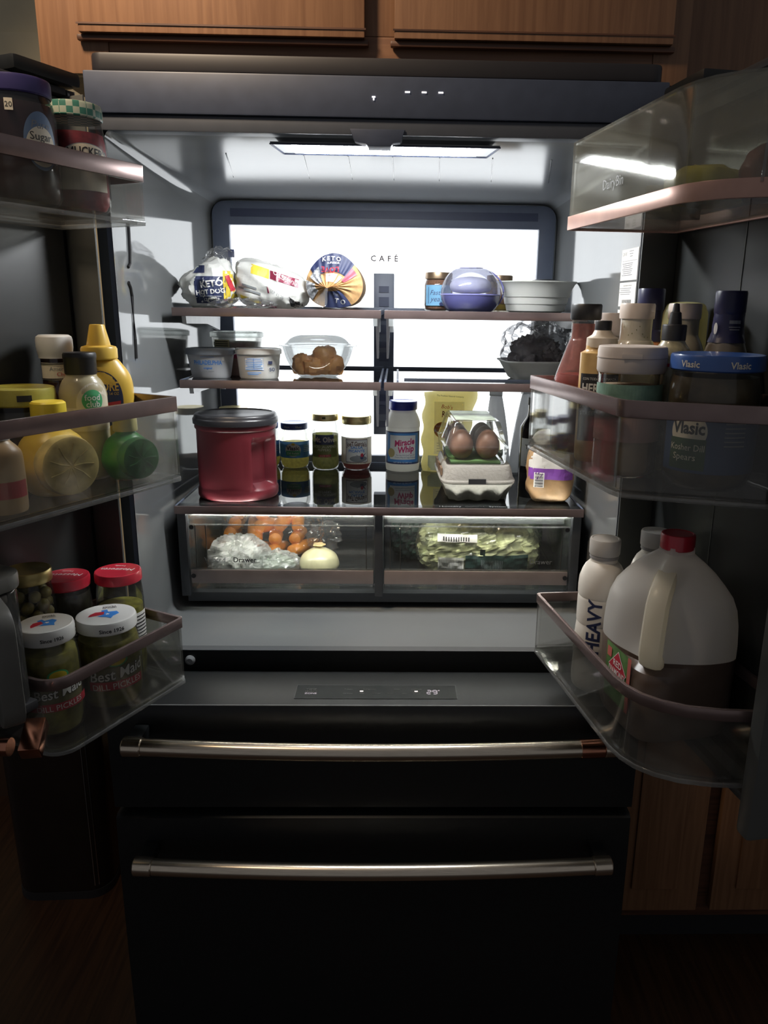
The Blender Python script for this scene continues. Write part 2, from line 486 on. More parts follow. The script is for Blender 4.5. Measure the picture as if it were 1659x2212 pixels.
def lid(mb_r, z0, z1, n=36, ridge=0.0):
    h = z1 - z0
    return MB().lathe([(mb_r * 0.97, z0), (mb_r, z0 + h * 0.08), (mb_r, z1 - h * 0.18), (mb_r * 0.975, z1 - h * 0.03), (mb_r * 0.93, z1), (mb_r * 0.86, z1 - 0.0008), (mb_r * 0.001, z1 - 0.0008)], n,
                      disp=(lambda a, z: ridge * (1 if math.cos(a * n / 2) > 0 else -1) if ridge else 0) if ridge else None)

def jar(name, label, cat, loc, rz, prof, fill, fillm, lidr, lz0, lz1, lidm, pr=(), group=None, glass=None, a0=0.0, lidpr=(), sidepr=(), n=36):
    """glass jar > body, contents, lid, printed label"""
    t = thing(name, label, cat, loc, rz, group)
    MB().lathe(prof, n, cap1=False).build('glass_body', glass or GLASS, t)
    if fill:
        ip = [(max(r - 0.0022, 0.001), z + 0.002) for r, z in prof if z < fill - 0.004]
        ip.append((max(prof_r(prof, fill) - 0.0022, 0.001), fill))
        MB().lathe(ip, n).build('contents', fillm, t)
    l = lid(lidr, lz0, lz1, n).build('lid', lidm, t)
    if pr: prints(t, cyl_map(prof, a0=a0), pr)
    if lidpr: prints(l, top_map(lz1 - 0.0008), lidpr)
    if sidepr: prints(l, cyl_map([(lidr, lz0), (lidr, lz1)], a0=a0), sidepr)
    return t

# ================================================================== the room
OAK = wood('oak', (0.170, 0.082, 0.040), (0.225, 0.115, 0.058), 'Z')
OAKX = wood('oak_across', (0.150, 0.070, 0.036), (0.205, 0.100, 0.050), 'X')
OAKD = wood('oak_edge', (0.050, 0.020, 0.010), (0.105, 0.043, 0.02), 'X')
FLOORM = wood('dark_floor_boards', (0.028, 0.012, 0.005), (0.052, 0.023, 0.009), 'Y', 0.4)
WALLM = pbr('cream_wall', (0.50, 0.43, 0.29), 0.7, var=0.04, scale=8)
DOORM = pbr('cream_painted_door', (0.62, 0.54, 0.36), 0.55, var=0.05, scale=12)

struct(MB().box(-2.6, 2.6, -3.0, 0.78, -0.05, 0.0).build('floor', FLOORM))
struct(MB().box(-2.6, 2.6, 0.78, 0.86, 0.0, 2.7).build('wall_back', WALLM))
d1 = struct(MB().box(-1.50, -0.60, 0.745, 0.778, 0.0, 2.15).build('door_1', DOORM, bevel=0.003))
for z0, z1 in ((0.2, 0.95), (1.1, 2.02)):
    for x0, x1 in ((-1.41, -1.09), (-1.01, -0.69)):
        MB().box(x0, x1, 0.735, 0.745, z0, z1).build('door_panel', DOORM, d1, bevel=0.006)
struct(MB().box(-2.6, 2.6, 0.728, 0.7345, 0.0, 0.16).build('baseboard_back', pbr('dark_baseboard', (0.05, 0.025, 0.012), 0.5)))
struct(MB().box(-0.60, -0.535, 0.73, 0.778, 0.0, 2.2).build('trim_1', pbr('dark_casing', (0.09, 0.06, 0.03), 0.5)))

# ------------------------------------------------------------------ oak wall cabinet above the refrigerator
cab = thing('wall_cabinet', 'oak wall cabinet with two doors directly above the refrigerator', 'cabinet', (0, 0.05, 1.76))
def cb(name, x0, x1, y0, y1, z0, z1, m, parent=None, bev=0.002):
    return MB().box(x0, x1, y0, y1, z0 - 1.76, z1 - 1.76).build(name, m, parent or cab, bevel=bev)
cb('carcass', -0.515, 0.475, 0.022, 0.70, 1.762, 2.5, OAKD)
cb('stile', -0.521, -0.415, 0.0, 0.022, 1.76, 2.5, OAK)
cb('stile', 0.425, 0.481, 0.0, 0.022, 1.76, 2.5, OAK)
cb('stile', -0.03, 0.03, 0.001, 0.021, 1.82, 2.5, OAK)
cb('rail', -0.415, 0.425, 0.001, 0.021, 1.76, 1.82, OAKX)
for x0, x1 in ((-0.458, -0.0165), (0.0165, 0.4545)):
    d = cb('door', x0 + 0.006, x1 - 0.006, -0.020, -0.001, 1.812, 2.46, OAK)
    cb('lower_moulding', x0, x1, -0.013, -0.001, 1.803, 1.8115, OAKD, d, 0.003)
    cb('moulding_bead', x0 + 0.004, x1 - 0.004, -0.0215, -0.0205, 1.822, 1.8245, OAKD, d, 0.0)

# neighbours to the right: a shallower wall cabinet and a base cabinet
cb2 = thing('wall_cabinet', 'shadowed wall cabinet set back at the upper right edge', 'cabinet', (0, 0.42, 1.40))
MB().box(0.49, 1.5, 0.02, 0.35, 0.0, 1.1).build('carcass', OAKD, cb2)
MB().box(0.51, 0.98, 0.0, 0.018, 0.02, 1.08).build('door', OAK, cb2, bevel=0.003)
MB().box(1.0, 1.48, 0.0, 0.018, 0.02, 1.08).build('door', OAK, cb2, bevel=0.003)
bc = thing('base_cabinet', 'dark oak base cabinet beside the freezer drawers on the right', 'cabinet', (0, 0.12, 0.0))
MB().box(0.475, 1.5, 0.02, 0.65, 0.11, 0.87).build('carcass', OAKD, bc)
MB().box(0.475, 1.5, 0.08, 0.60, 0.0, 0.109).build('toe_kick', BLACKP, bc)
for x0, x1 in ((0.50, 0.70), (0.73, 1.08), (1.10, 1.48)):
    dd = MB().box(x0, x1, 0.0, 0.018, 0.14, 0.85).build('door', OAK, bc, bevel=0.003)
    MB().box(x0 + 0.05, x1 - 0.05, -0.006, -0.0005, 0.20, 0.79).build('raised_panel', OAK, dd, bevel=0.004)
MB().box(0.47, 1.52, -0.02, 0.655, 0.872, 0.91).build('worktop', pbr('dark_worktop', (0.05, 0.045, 0.04), 0.3), bc)

# ------------------------------------------------------------------ trash can
tc_ = thing('trash_can', 'tall black trash can with rounded corners standing left of the refrigerator', 'trash can', (-0.785, 0.43, 0.0), 0.05)
CANM = pbr('black_steel_can', (0.035, 0.026, 0.022), 0.28, 0.6, var=0.1, scale=20)
out = [(x, y) for x, y in rrect(0.235, 0.24, 0.055, 7)]
MB().rings([[(x * k, y * k, z) for x, y in out] for k, z in ((0.95, 0.022), (0.96, 0.03), (1.0, 0.60), (1.0, 0.605))]).build('body', CANM, tc_)
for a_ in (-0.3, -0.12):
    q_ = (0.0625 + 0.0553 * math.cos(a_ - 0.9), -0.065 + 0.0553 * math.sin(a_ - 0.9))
    MB().tube([(q_[0] * 0.965, q_[1] * 0.965, 0.035), (q_[0] * 1.0, q_[1] * 1.0, 0.60)], 0.0013, 6).build('seam_or_highlight', CHROME, tc_)  # thin chrome lines stand in for highlights on the rounded corner
MB().rings([[(x * k, y * k, z) for x, y in out] for k, z in ((0.97, 0.0), (0.97, 0.021))]).build('base_ring', BLACKP, tc_)
MB().rings([[(x * k, y * k, z) for x, y in out] for k, z in ((1.015, 0.606), (1.02, 0.63), (0.97, 0.655), (0.6, 0.662))]).build('lid', BLACKP, tc_)

# ================================================================== the refrigerator
fr = thing('refrigerator', 'black french-door refrigerator standing open with a glowing white rear wall', 'refrigerator', (0, 0, 0))
# case
MB().box(-0.44, -0.424, 0.004, 0.72, 0.03, 1.752).build('case_side', BLACK, fr)
MB().box(0.424, 0.44, 0.004, 0.72, 0.03, 1.752).build('case_side', BLACK, fr)
MB().box(-0.4235, 0.4235, 0.70, 0.72, 0.03, 1.70).build('case_back', BLACK, fr)
MB().box(-0.4235, 0.4235, 0.03, 0.72, 1.702, 1.752).build('case_top', BLACK, fr)
top = [(x, y) for x, y in rrect(0.862, 0.044, 0.018, 4)]
MB().prism([(x, y + 0.024) for x, y in top], 1.753, 1.778).build('top_cap', pbr('dark_brown_cap', (0.016, 0.014, 0.016), 0.5), fr, bevel=0.004)
# front frame: stepped header, sides, sill
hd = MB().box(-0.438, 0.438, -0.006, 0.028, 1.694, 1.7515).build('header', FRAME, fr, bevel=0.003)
MB().box(-0.438, 0.438, -0.001, 0.028, 1.671, 1.6935).build('header_lip', pbr('frame_lip', (0.06, 0.068, 0.085), 0.4), fr, bevel=0.002)
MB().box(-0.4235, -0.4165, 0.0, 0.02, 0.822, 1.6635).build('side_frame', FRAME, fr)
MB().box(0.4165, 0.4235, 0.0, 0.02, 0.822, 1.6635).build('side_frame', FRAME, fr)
MB().box(-0.438, 0.438, -0.0005, 0.05, 0.755, 0.8155).build('sill', BLACK, fr)
# mullion guide hanging from the header
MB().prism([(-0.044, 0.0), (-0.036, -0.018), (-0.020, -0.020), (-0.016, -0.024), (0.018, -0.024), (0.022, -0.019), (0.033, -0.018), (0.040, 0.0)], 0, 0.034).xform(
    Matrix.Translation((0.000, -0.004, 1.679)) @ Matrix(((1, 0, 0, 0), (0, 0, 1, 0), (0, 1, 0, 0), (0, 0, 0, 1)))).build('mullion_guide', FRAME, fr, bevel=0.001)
# touch control lights on the header
for x in (0.043, 0.068, 0.093):
    MB().box(x - 0.0036, x + 0.0036, -0.0076, -0.0069, 1.7290, 1.7308).build('indicator_light', LEDW, hd)
MB().prism([(-0.0025, 0.0), (0.0025, 0.0), (0.0025, 0.0018), (0.0009, 0.0018), (0.0009, -0.0035), (-0.0009, -0.0035), (-0.0009, 0.0018), (-0.0025, 0.0018)][::-1], 0, 0.0007).xform(
    Matrix.Translation((-0.0075, -0.0069, 1.7215)) @ Matrix(((1, 0, 0, 0), (0, 0, -1, 0), (0, 1, 0, 0), (0, 0, 0, 1)))).build('indicator_light', LEDW, hd)

# liner: lofted rounded tunnel
def liner_ring(y, hw, z0, z1, r):
    pts = []
    for cx, cz, a0 in ((hw - r, z1 - r, 0), (-hw + r, z1 - r, 90), (-hw + r, z0 + r, 180), (hw - r, z0 + r, 270)):
        for k in range(7):
            a = math.radians(a0 + 90 * k / 6); pts.append((cx + r * math.cos(a), y, cz + r * math.sin(a)))
    return pts
mb = MB()
mb.rings([liner_ring(0.0, 0.4155, 0.817, 1.674, 0.016), liner_ring(0.006, 0.4150, 0.823, 1.6725, 0.016), liner_ring(0.10, 0.4125, 0.827, 1.666, 0.018),
          liner_ring(0.30, 0.406, 0.832, 1.656, 0.025), liner_ring(0.52, 0.398, 0.838, 1.650, 0.035), liner_ring(0.60, 0.392, 0.850, 1.645, 0.04)], False, True)
ln_ = MB.build(mb, 'liner', LINER, fr)
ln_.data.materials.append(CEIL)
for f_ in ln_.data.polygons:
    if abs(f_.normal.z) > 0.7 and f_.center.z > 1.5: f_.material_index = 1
# ceiling ribs
for x, t_ in ((-0.26, 0.03), (-0.13, 0.012), (-0.055, 0.004), (0.02, -0.002), (0.10, -0.01), (0.19, -0.022), (0.29, -0.035)):
    MB().tube([(x, 0.13, 1.6640), (x - t_ * 0.9, 0.32, 1.6560)], 0.0010, 6).build('ceiling_rib', LINER, fr)
# ceiling light
cl = MB().prism([(-0.168, 0.016), (0.188, 0.016), (0.176, 0.098), (-0.158, 0.098)], 1.6600, 1.6630).build('ceiling_light', CEIL, fr)
for q0, q1 in (((-0.168, 0.016), (0.188, 0.016)), ((0.188, 0.016), (0.176, 0.098)), ((0.176, 0.098), (-0.158, 0.098)), ((-0.158, 0.098), (-0.168, 0.016))):
    MB().tube([(q0[0], q0[1], 1.6598), (q1[0], q1[1], 1.6598)], 0.0013, 6).build('light_edge', SLOT, cl)
MB().prism([(-0.140, 0.038), (0.160, 0.038), (0.156, 0.082), (-0.137, 0.082)], 1.6582, 1.6594).build('light_lens', STRIPM, cl)

# rear wall: frame, backlit panel, slot, lower ribbed wall
yb = 0.578
def plate_ring(hw, z0, z1, r, iw, iz0, iz1):
    o = liner_ring(0, hw, z0, z1, r); i = liner_ring(0, iw, iz0, iz1, 0.002)
    m_ = MB(); m_.ring([(x, z) for x, _, z in o], [(x, z) for x, _, z in i], 0, 0.018)
    return m_.xform(Matrix.Translation((0, yb + 0.006, 0)) @ Matrix(((1, 0, 0, 0), (0, 0, -1, 0), (0, 1, 0, 0), (0, 0, 0, 1))))
plate_ring(0.388, 0.853, 1.643, 0.028, 0.3505, 1.068, 1.5925).build('rear_frame', BACKF, fr, bevel=0.002)
MB().box(-0.346, 0.346, yb - 0.0135, yb - 0.0115, 1.610, 1.627).build('air_slot', SLOT, fr)
MB().box(-0.352, 0.352, yb + 0.007, yb + 0.012, 1.066, 1.594).build('light_panel', LIGHTP, fr)
lw_ = MB().box(-0.352, 0.352, yb + 0.007, yb + 0.012, 0.86, 1.066).build('lower_rear_wall', BACKF, fr)
# brand name on the light panel
prints(fr, lambda x, z, e: (x, yb + 0.0066 - e, z), [('text', 'CAFÉ', -0.001, 1.5265, 0.0130, pbr('rose_lettering', (0.04, 0.02, 0.025), 0.5), {'space': 1.8, 'bold': 0.022, 'name': 'brand_lettering'})])
# shelf ladder in the middle of the panel
sl = MB().box(-0.0245, 0.0225, yb - 0.026, yb + 0.0065, 1.122, 1.492).build('shelf_ladder', BACKF, fr, bevel=0.002)
for k in range(11):
    z = 1.140 + k * 0.031
    MB().box(-0.0125, 0.0105, yb - 0.0285, yb - 0.0262, z, z + (0.021 if k % 2 else 0.014)).build('slot', SLOT, sl)
# vertical grooves on the left liner wall and the rating stickers on the right one
for pts in (((0.069, 1.545), (0.066, 1.50), (0.062, 1.482), (0.052, 1.476)), ((0.048, 1.452), (0.056, 1.444), (0.060, 1.43), (0.0595, 1.36), (0.057, 1.328))):
    MB().tube([(-0.4128 + 0.03 * y * 0.4, y, z) for y, z in pts], 0.0028, 8).build('wall_groove', BLACKP, fr)
def wall_r(x, z, e): return (0.4148 - 0.031 * (0.045 - x) - e - 0.0003, 0.045 - x, z)
def sticker(z, h, its):
    sk = MB().grid(lambda u, v: wall_r(u, v, 0.0), [-0.0425, 0.0425], [z - h / 2, z + h / 2]).build('sticker', PAPER, fr)
    if its: prints(sk, wall_r, its, eps0=0.0003, step=0.00001)
GI = {'name': 'printed_line'}
sticker(1.492, 0.050, [('text', 'CAFÉ', -0.026, 1.5095, 0.0055, INK, {'space': 1.3})] + [('rect', 0.0, 1.498, 0.075, 0.0006, GREYINK, GI)]
        + [('rect', -0.008, 1.494 - k * 0.0031, 0.055 - 0.006 * (k % 3), 0.0011, GREYINK, GI) for k in range(7)] + [('rect', 0.008, 1.513 - k * 0.004, 0.022 - 0.004 * k, 0.0011, GREYINK, GI) for k in range(3)])
sticker(1.4445, 0.0385, [('text', 'General Appliance Information', 0.0, 1.459, 0.0026, INK)] + [('rect', -0.01, 1.4545 - k * 0.0032, 0.06 - 0.01 * (k % 2), 0.001, GREYINK, GI) for k in range(4)]
        + [('rect', -0.022 + k * 0.003, 1.4315, 0.0008 + 0.0009 * ((k * 7) % 3 == 0), 0.009, INK, {'name': 'barcode'}) for k in range(16)])
sticker(1.4005, 0.0385, [('rect', -0.015, 1.413 - k * 0.011, 0.045, 0.0014, GREYINK, GI) for k in range(3)])

# ------------------------------------------------------------------ drawers at the bottom with bar handles
dr1 = MB().prism([(-0.020, 0.600), (-0.020, 0.785), (-0.134, 0.785), (-0.1395, 0.7835), (-0.1415, 0.7785), (-0.1445, 0.755), (-0.1455, 0.70), (-0.1435, 0.595), (-0.135, 0.590), (-0.020, 0.590)], -0.44, 0.44).xform(
    Matrix(((0, 0, 1, 0), (1, 0, 0, 0), (0, 1, 0, 0), (0, 0, 0, 1)))).build('upper_drawer', BLACK, fr)
MB().box(-0.44, 0.44, -0.1405, -0.1385, 0.7836, 0.7852).build('edge_line', pbr('pale_edge', (0.16, 0.17, 0.17), 0.3), dr1)
cp = MB().box(-0.136, 0.136, -0.118, -0.072, 0.7852, 0.7858).build('control_panel', pbr('panel_gloss', (0.03, 0.034, 0.034), 0.22), dr1)
for a_ in ((-0.1365, -0.136, -0.1185, -0.0715), (0.136, 0.1365, -0.1185, -0.0715), (-0.1365, 0.1365, -0.0720, -0.0715), (-0.1365, 0.1365, -0.1185, -0.118)):
    MB().box(a_[0], a_[1], a_[2], a_[3], 0.7852, 0.7861).build('panel_edge', pbr('panel_edge_grey', (0.09, 0.095, 0.095), 0.4), cp)
def deck(x, y, e): return (x, y, 0.7860 + e)
prints(cp, deck, [('text', 'TEMP', -0.1105, -0.0875, 0.0042, LEDDIM, {'sx': 1.3}), ('text', 'SELECT', -0.1105, -0.0945, 0.0042, LEDDIM, {'sx': 1.1}),
                  ('text', 'ZONE', -0.1105, -0.1015, 0.0046, LEDP, {'sx': 1.2}),
                  ('text', 'Freezer', -0.047, -0.0865, 0.0034, LEDDIM), ('text', 'Refrigerator', -0.011, -0.0865, 0.0034, LEDDIM), ('text', 'Chiller', 0.036, -0.0865, 0.0034, LEDDIM), ('text', 'Ctrl Lock', 0.069, -0.0865, 0.0034, LEDDIM),
                  ('text', 'Soft Freeze', -0.048, -0.1015, 0.0026, LEDDIM), ('text', 'Meat', -0.024, -0.1015, 0.0026, LEDDIM), ('text', 'Beverages', 0.001, -0.1015, 0.0026, LEDDIM), ('text', 'Snacks', 0.024, -0.1015, 0.0026, LEDDIM), ('text', 'Wine', 0.048, -0.1015, 0.0026, LEDDIM),
                  ('text', 'Hold 3 Sec', 0.069, -0.0995, 0.0022, LEDDIM), ('text', 'to Unlock', 0.069, -0.1040, 0.0022, LEDDIM)], step=0.0)
for x in (-0.025, 0.068):
    MB().box(x - 0.0026, x + 0.0026, -0.0945, -0.0925, 0.7861, 0.7864).build('indicator_light', LEDW, cp)
# seven-segment 29 with a degree mark
def seg(ch, x, y):
    S = {'a': (0, 1, 'h'), 'b': (1, 0.5, 'v'), 'c': (1, 0, 'v'), 'd': (0, 0, 'h'), 'e': (0, 0, 'v'), 'f': (0, 0.5, 'v'), 'g': (0, 0.5, 'h')}
    mb = MB(); w, h = 0.0068, 0.0125
    for s in {'2': 'abged', '9': 'abcfgd'}[ch]:
        a, b, k = S[s]
        if k == 'h': mb.box(x + 0.001, x + w - 0.001, y + b * h - 0.0007, y + b * h + 0.0007, 0.7861, 0.7864)
        else: mb.box(x + a * w - 0.0006, x + a * w + 0.0006, y + b * h + 0.0007, y + (b + 0.5) * h - 0.0007, 0.7861, 0.7864)
    mb.build('display_digit', LEDP, cp)
seg('2', 0.0865, -0.1025); seg('9', 0.0965, -0.1025)
MB().box(0.1055, 0.108, -0.0915, -0.0895, 0.7861, 0.7864).build('degree_mark', LEDP, cp)
dr2 = MB().prism([(-0.020, 0.12), (-0.020, 0.578), (-0.135, 0.578), (-0.1435, 0.573), (-0.1465, 0.50), (-0.1465, 0.30), (-0.1435, 0.125), (-0.135, 0.12)], -0.44, 0.44).xform(
    Matrix(((0, 0, 1, 0), (1, 0, 0, 0), (0, 1, 0, 0), (0, 0, 0, 1)))).build('freezer_drawer', BLACK, fr)
MB().box(-0.43, 0.43, -0.03, 0.06, 0.0, 0.11).build('kick_plate', BLACKP, fr)
MB().box(-0.42, 0.42, -0.019, 0.60, 0.115, 0.75).build('lower_case', BLACKP, fr)
for dr, z, band in ((dr1, 0.742, True), (dr2, 0.519, False)):
    def hp(x): return (x, -0.194 - 0.012 * (1 - (x / 0.397) ** 2), z - 0.003 * (1 - (x / 0.397) ** 2))
    h = MB().tube([hp(-0.365 + 0.73 * k / 28) for k in range(29)], 0.0142, 16).build('handle', STEEL, dr)
    for x0, x1 in ((-0.397, -0.3655), (0.3655, 0.397)):
        e = MB().tube([hp(x0), hp(x0 + 0.002), hp(x1 - 0.002), hp(x1)], [0.0135, 0.0158, 0.0158, 0.0135], 16).build('handle_end', STEEL, h)
        MB().box(min(x0, x1) + 0.004, max(x0, x1) - 0.004, -0.188, -0.1445, z - 0.011, z + 0.011).build('handle_post', BLACK, h, bevel=0.003)
    if band:
        MB().tube([hp(0.3285 + 0.0366 * k / 4) for k in range(5)], 0.0156, 16).build('copper_band', COPPER, h)
# door stop button on the sill
MB().lathe([(0.009, 0), (0.009, 0.003), (0.005, 0.006), (0.004, 0.004), (0.0005, 0.004)], 20).xform(Matrix.Translation((-0.338, -0.0006, 0.798)) @ Matrix.Rotation(math.radians(90), 4, 'X')).build('round_button', GASKL, fr)

# ------------------------------------------------------------------ french doors
dL = Vector((0.436, 0.900)).normalized(); nL = Vector((-dL.y, dL.x))
dR = Vector((-0.160, 0.987)).normalized(); nR = Vector((dR.y, -dR.x))
def frame_of(side, p):
    """local x runs hinge -> free edge, local y points to the fridge interior side (left) / away from it (right)"""
    if side == 'L': ax, ay = -dL, -nL
    else: ax, ay = -dR, nR
    return Matrix(((ax.x, ay.x, 0, p[0]), (ax.y, ay.y, 0, p[1]), (0, 0, 1, 0), (0, 0, 0, 1)))
DOOR_P = {'L': Vector((-0.300, -0.160)) + nL * 0.145 + dL * 0.040, 'R': Vector((0.266, -0.090)) + nR * 0.145 + dR * 0.020}
def make_door(side):
    sg = 1 if side == 'L' else -1          # inward direction along local y
    M = frame_of(side, DOOR_P[side])
    def bx(x0, x1, n0, n1, z0, z1):
        return MB().box(x0, x1, min(sg * n0, sg * n1), max(sg * n0, sg * n1), z0, z1)
    d = bx(0.0, 0.470, -0.075, -0.046, 0.792, 1.712).build('door', BLACK, fr, bevel=0.006)
    d.matrix_local = M
    d['label'] = 'open left door seen from its dark inner side' if side == 'L' else 'open right door seen from its dark inner side'
    def sub(name, m, *a, bev=0.002): return bx(*a).build(name, m, d, bevel=bev)
    sub('inner_panel', DOORL, 0.03, 0.445, -0.0455, -0.040, 0.84, 1.68)
    # raised dike around the inner panel
    for a_ in ((0.0172, 0.0212, -0.0455, 0.012, 0.81, 1.700), (0.438, 0.462, -0.0455, 0.030, 0.81, 1.700), (0.0215, 0.4375, -0.0455, -0.030, 0.81, 0.834), (0.0215, 0.4375, -0.0455, -0.030, 1.681, 1.700)):
        sub('dike', DIKE, *a_, bev=0.006)
    # gasket
    for a_ in ((0.002, 0.0165, -0.0455, -0.022, 0.797, 1.710), (0.4625, 0.4695, -0.0455, -0.022, 0.797, 1.710), (0.0168, 0.4620, -0.0455, -0.022, 0.797, 0.809), (0.0168, 0.4620, -0.0455, -0.022, 1.701, 1.711)):
        sub('gasket', GASKET, *a_, bev=0.003)
    sub('gasket_edge', GASKL, 0.0005, 0.0018, -0.0455, -0.024, 0.797, 1.710, bev=0.0)
    sub('gasket_edge', GASKL, 0.0130, 0.0160, -0.0218, -0.0205, 0.80, 1.705, bev=0.0)
    sub('seam_or_highlight', pbr('seam_grey', (0.12, 0.12, 0.11), 0.5), 0.205, 0.2066, -0.0398, -0.0392, 0.85, 1.67, bev=0.0)
    # hinge cap on top
    sub('hinge_cap', BLACK, 0.0, 0.11, -0.072, -0.01, 1.7125, 1.732, bev=0.006)
    if side == 'L':
        # copper end of the door handle near the free edge
        MB().box(-0.022, 0.022, -0.012, 0.012, -0.010, 0.010).xform(Matrix.Translation((0.345, 0.180, 0.913)) @ Matrix.Rotation(0.6, 4, 'Z') @ Matrix.Rotation(0.5, 4, 'Y')).build('handle_bracket', COPPER, d, bevel=0.002)
        MB().tube([(0.362, 0.160, 0.905), (0.415, 0.040, 0.905)], 0.011, 14).build('handle_bracket', COPPER, d)
    return d
make_door('L'); make_door('R')

# ------------------------------------------------------------------ door bins (lift off their doors)
def door_bin(side, p, depth, z0, zf, z1, trim_h, label, near, trim_low=False):
    sg = 1 if side == 'L' else -1
    t = thing('door_bin', label, 'door bin', (0, 0, 0))
    t.matrix_world = frame_of(side, p)
    # outline in (s along the door, n inward): far front corner at (0,0)
    pts = [(0.004, 0.0)] + [(s_, -o_) for s_, o_ in near] + [(-0.008 if side == 'L' else 0.011, -depth), (0.0, -0.004)]
    P = [(x, sg * n) for x, n in pts]
    if side == 'L': P = P[::-1]
    I = inset(P, 0.003); O = inset(P, -0.002)
    def wall(name, o, i, a, b, m, bev=0.0): return MB().ring(o, i, a, b).build(name, m, t, bevel=bev)
    if not trim_low:
        wall('clear_wall', P, I, zf, z1 - trim_h - 0.0003, BIN)
        wall('trim', O, inset(P, 0.0035), z1 - trim_h, z1, TRIM, 0.001)
        MB().prism(P, zf - 0.004, zf - 0.0003).build('floor_plate', BIN, t)
        wall('foot_rim', inset(P, -0.001), inset(P, 0.010), z0, zf - 0.0045, BINT, 0.0012)
    else:
        wall('clear_wall', P, I, z0 + trim_h + 0.0003, z1, DAIRY)
        wall('trim', O, inset(P, 0.0035), z0, z0 + trim_h, TRIMC, 0.001)
        MB().prism(inset(P, 0.004), z0 + 0.002, z0 + 0.006).build('floor_plate', BINT, t)
        MB().prism(P, z1 + 0.0003, z1 + 0.003).build('lid', DAIRY, t)
    return t
BP = {'LT': (-0.311, -0.160), 'LM': (-0.286, -0.160), 'LL': (-0.300, -0.160), 'RT': (0.279, -0.090), 'RM': (0.2365, -0.090), 'RL': (0.266, -0.090)}
FLOORZ = {'LT': 1.531, 'LM': 1.177, 'LL': 0.847, 'RT': 1.5375, 'RM': 1.217, 'RL': 0.871}
def corner(W, c, depth, flare=0.0):
    return [(W - c * (1 - math.sin(math.radians(a_))) , c * (1 - math.cos(math.radians(a_)))) for a_ in (0, 18, 36, 54, 72, 90)] + [(W + flare, depth)]
RND = [(0.300, 0.0), (0.326, 0.004), (0.348, 0.013), (0.368, 0.029), (0.386, 0.054), (0.400, 0.090), (0.408, 0.125)]
door_bin('L', BP['LT'], 0.170, 1.521, FLOORZ['LT'], 1.597, 0.021, 'shallow clear bin with rose trim at the top of the left door', corner(0.36, 0.03, 0.17))
door_bin('L', BP['LM'], 0.193, 1.166, FLOORZ['LM'], 1.290, 0.021, 'clear bin with rose trim halfway up the left door', corner(0.36, 0.03, 0.193))
door_bin('L', BP['LL'], 0.181, 0.837, FLOORZ['LL'], 0.948, 0.016, 'short clear bin with rose trim at the bottom of the left door', corner(0.245, 0.03, 0.181))
bt = door_bin('R', BP['RT'], 0.167, 1.5305, FLOORZ['RT'], 1.645, 0.019, 'closed frosted dairy bin with copper base trim at the top of the right door', RND + [(0.412, 0.167)], trim_low=True)
door_bin('R', BP['RM'], 0.209, 1.207, FLOORZ['RM'], 1.321, 0.020, 'clear bin with copper trim halfway up the right door, packed with bottles', [(0.308, 0.0), (0.322, 0.003), (0.331, 0.012), (0.352, 0.050), (0.376, 0.100), (0.398, 0.145), (0.408, 0.209)])
door_bin('R', BP['RL'], 0.181, 0.860, FLOORZ['RL'], 0.965, 0.015, 'deep clear bin with rose trim at the bottom of the right door', RND + [(0.413, 0.181)])
# dairy bin lettering, front flap edge
prints(bt, lambda x, z, e: (x, -0.0008 - e, z), [('text', 'DairyBin', 0.15, 1.576, 0.013, GREYINK, {'sx': 1.0})])
MB().tube([(0.3875, 0.052, 1.545), (0.3885, 0.053, 1.61), (0.390, 0.060, 1.628), (0.394, 0.072, 1.634), (0.406, 0.13, 1.636)], 0.0016, 8).build('flap_edge', BINT, bt)

def on_bin(b, s, off):
    d, n = (dL, nL) if b[0] == 'L' else (dR, nR)
    p = Vector(BP[b]) - d * s + n * off
    return (p.x, p.y, FLOORZ[b])

# ------------------------------------------------------------------ glass shelves
def shelf(label, x0, x1, y0, y1, z, name='glass_shelf', brackets=True, hooks=()):
    t = thing(name, label, 'shelf', (0, 0, z))
    MB().box(x0 + 0.004, x1 - 0.004, y0 + 0.0005, y1 - 0.0005, -0.0065, -0.0012).build('glass_pane', SHELFG, t)
    MB().box(x0, x1, y0 - 0.006, y0, -0.0155, 0.0).build('front_trim', TRIM, t, bevel=0.0015)
    MB().box(x0, x1, y1, y1 + 0.005, -0.010, 0.004).build('back_trim', BACKF, t, bevel=0.001)
    MB().box(x0, x0 + 0.004, y0 + 0.0005, y1, -0.0095, 0.0).build('side_trim', BACKF, t)
    MB().box(x1 - 0.004, x1, y0 + 0.0005, y1, -0.0095, 0.0).build('side_trim', BACKF, t)
    for x in brackets or ():
        MB().prism([(y0 + 0.03, -0.010), (y0 + 0.035, -0.030), (y0 + 0.20, -0.034), (y1 - 0.02, -0.05), (y1 - 0.01, -0.010)], -0.004, 0.004).xform(
            Matrix.Translation((x, 0, 0)) @ Matrix(((0, 0, 1, 0), (1, 0, 0, 0), (0, 1, 0, 0), (0, 0, 0, 1)))).build('bracket', pbr('pale_bracket', (0.55, 0.56, 0.57), 0.35), t)
    return t
S1, S2, S3 = 1.4125, 1.2795, 1.049
s1l = shelf('upper left glass shelf carrying the bread bags', -0.388, 0.000, 0.205, 0.542, S1, brackets=(-0.376, -0.012))
s1r = shelf('upper right glass shelf carrying the white bowl', 0.006, 0.388, 0.205, 0.542, S1, brackets=(0.018, 0.376))
s2l = shelf('middle left glass shelf carrying the cream cheese tubs', -0.382, 0.000, 0.205, 0.542, S2, brackets=(-0.370, -0.012))
s2r = shelf('middle right glass shelf carrying the foam tray', 0.006, 0.384, 0.205, 0.542, S2, brackets=(0.018, 0.370))
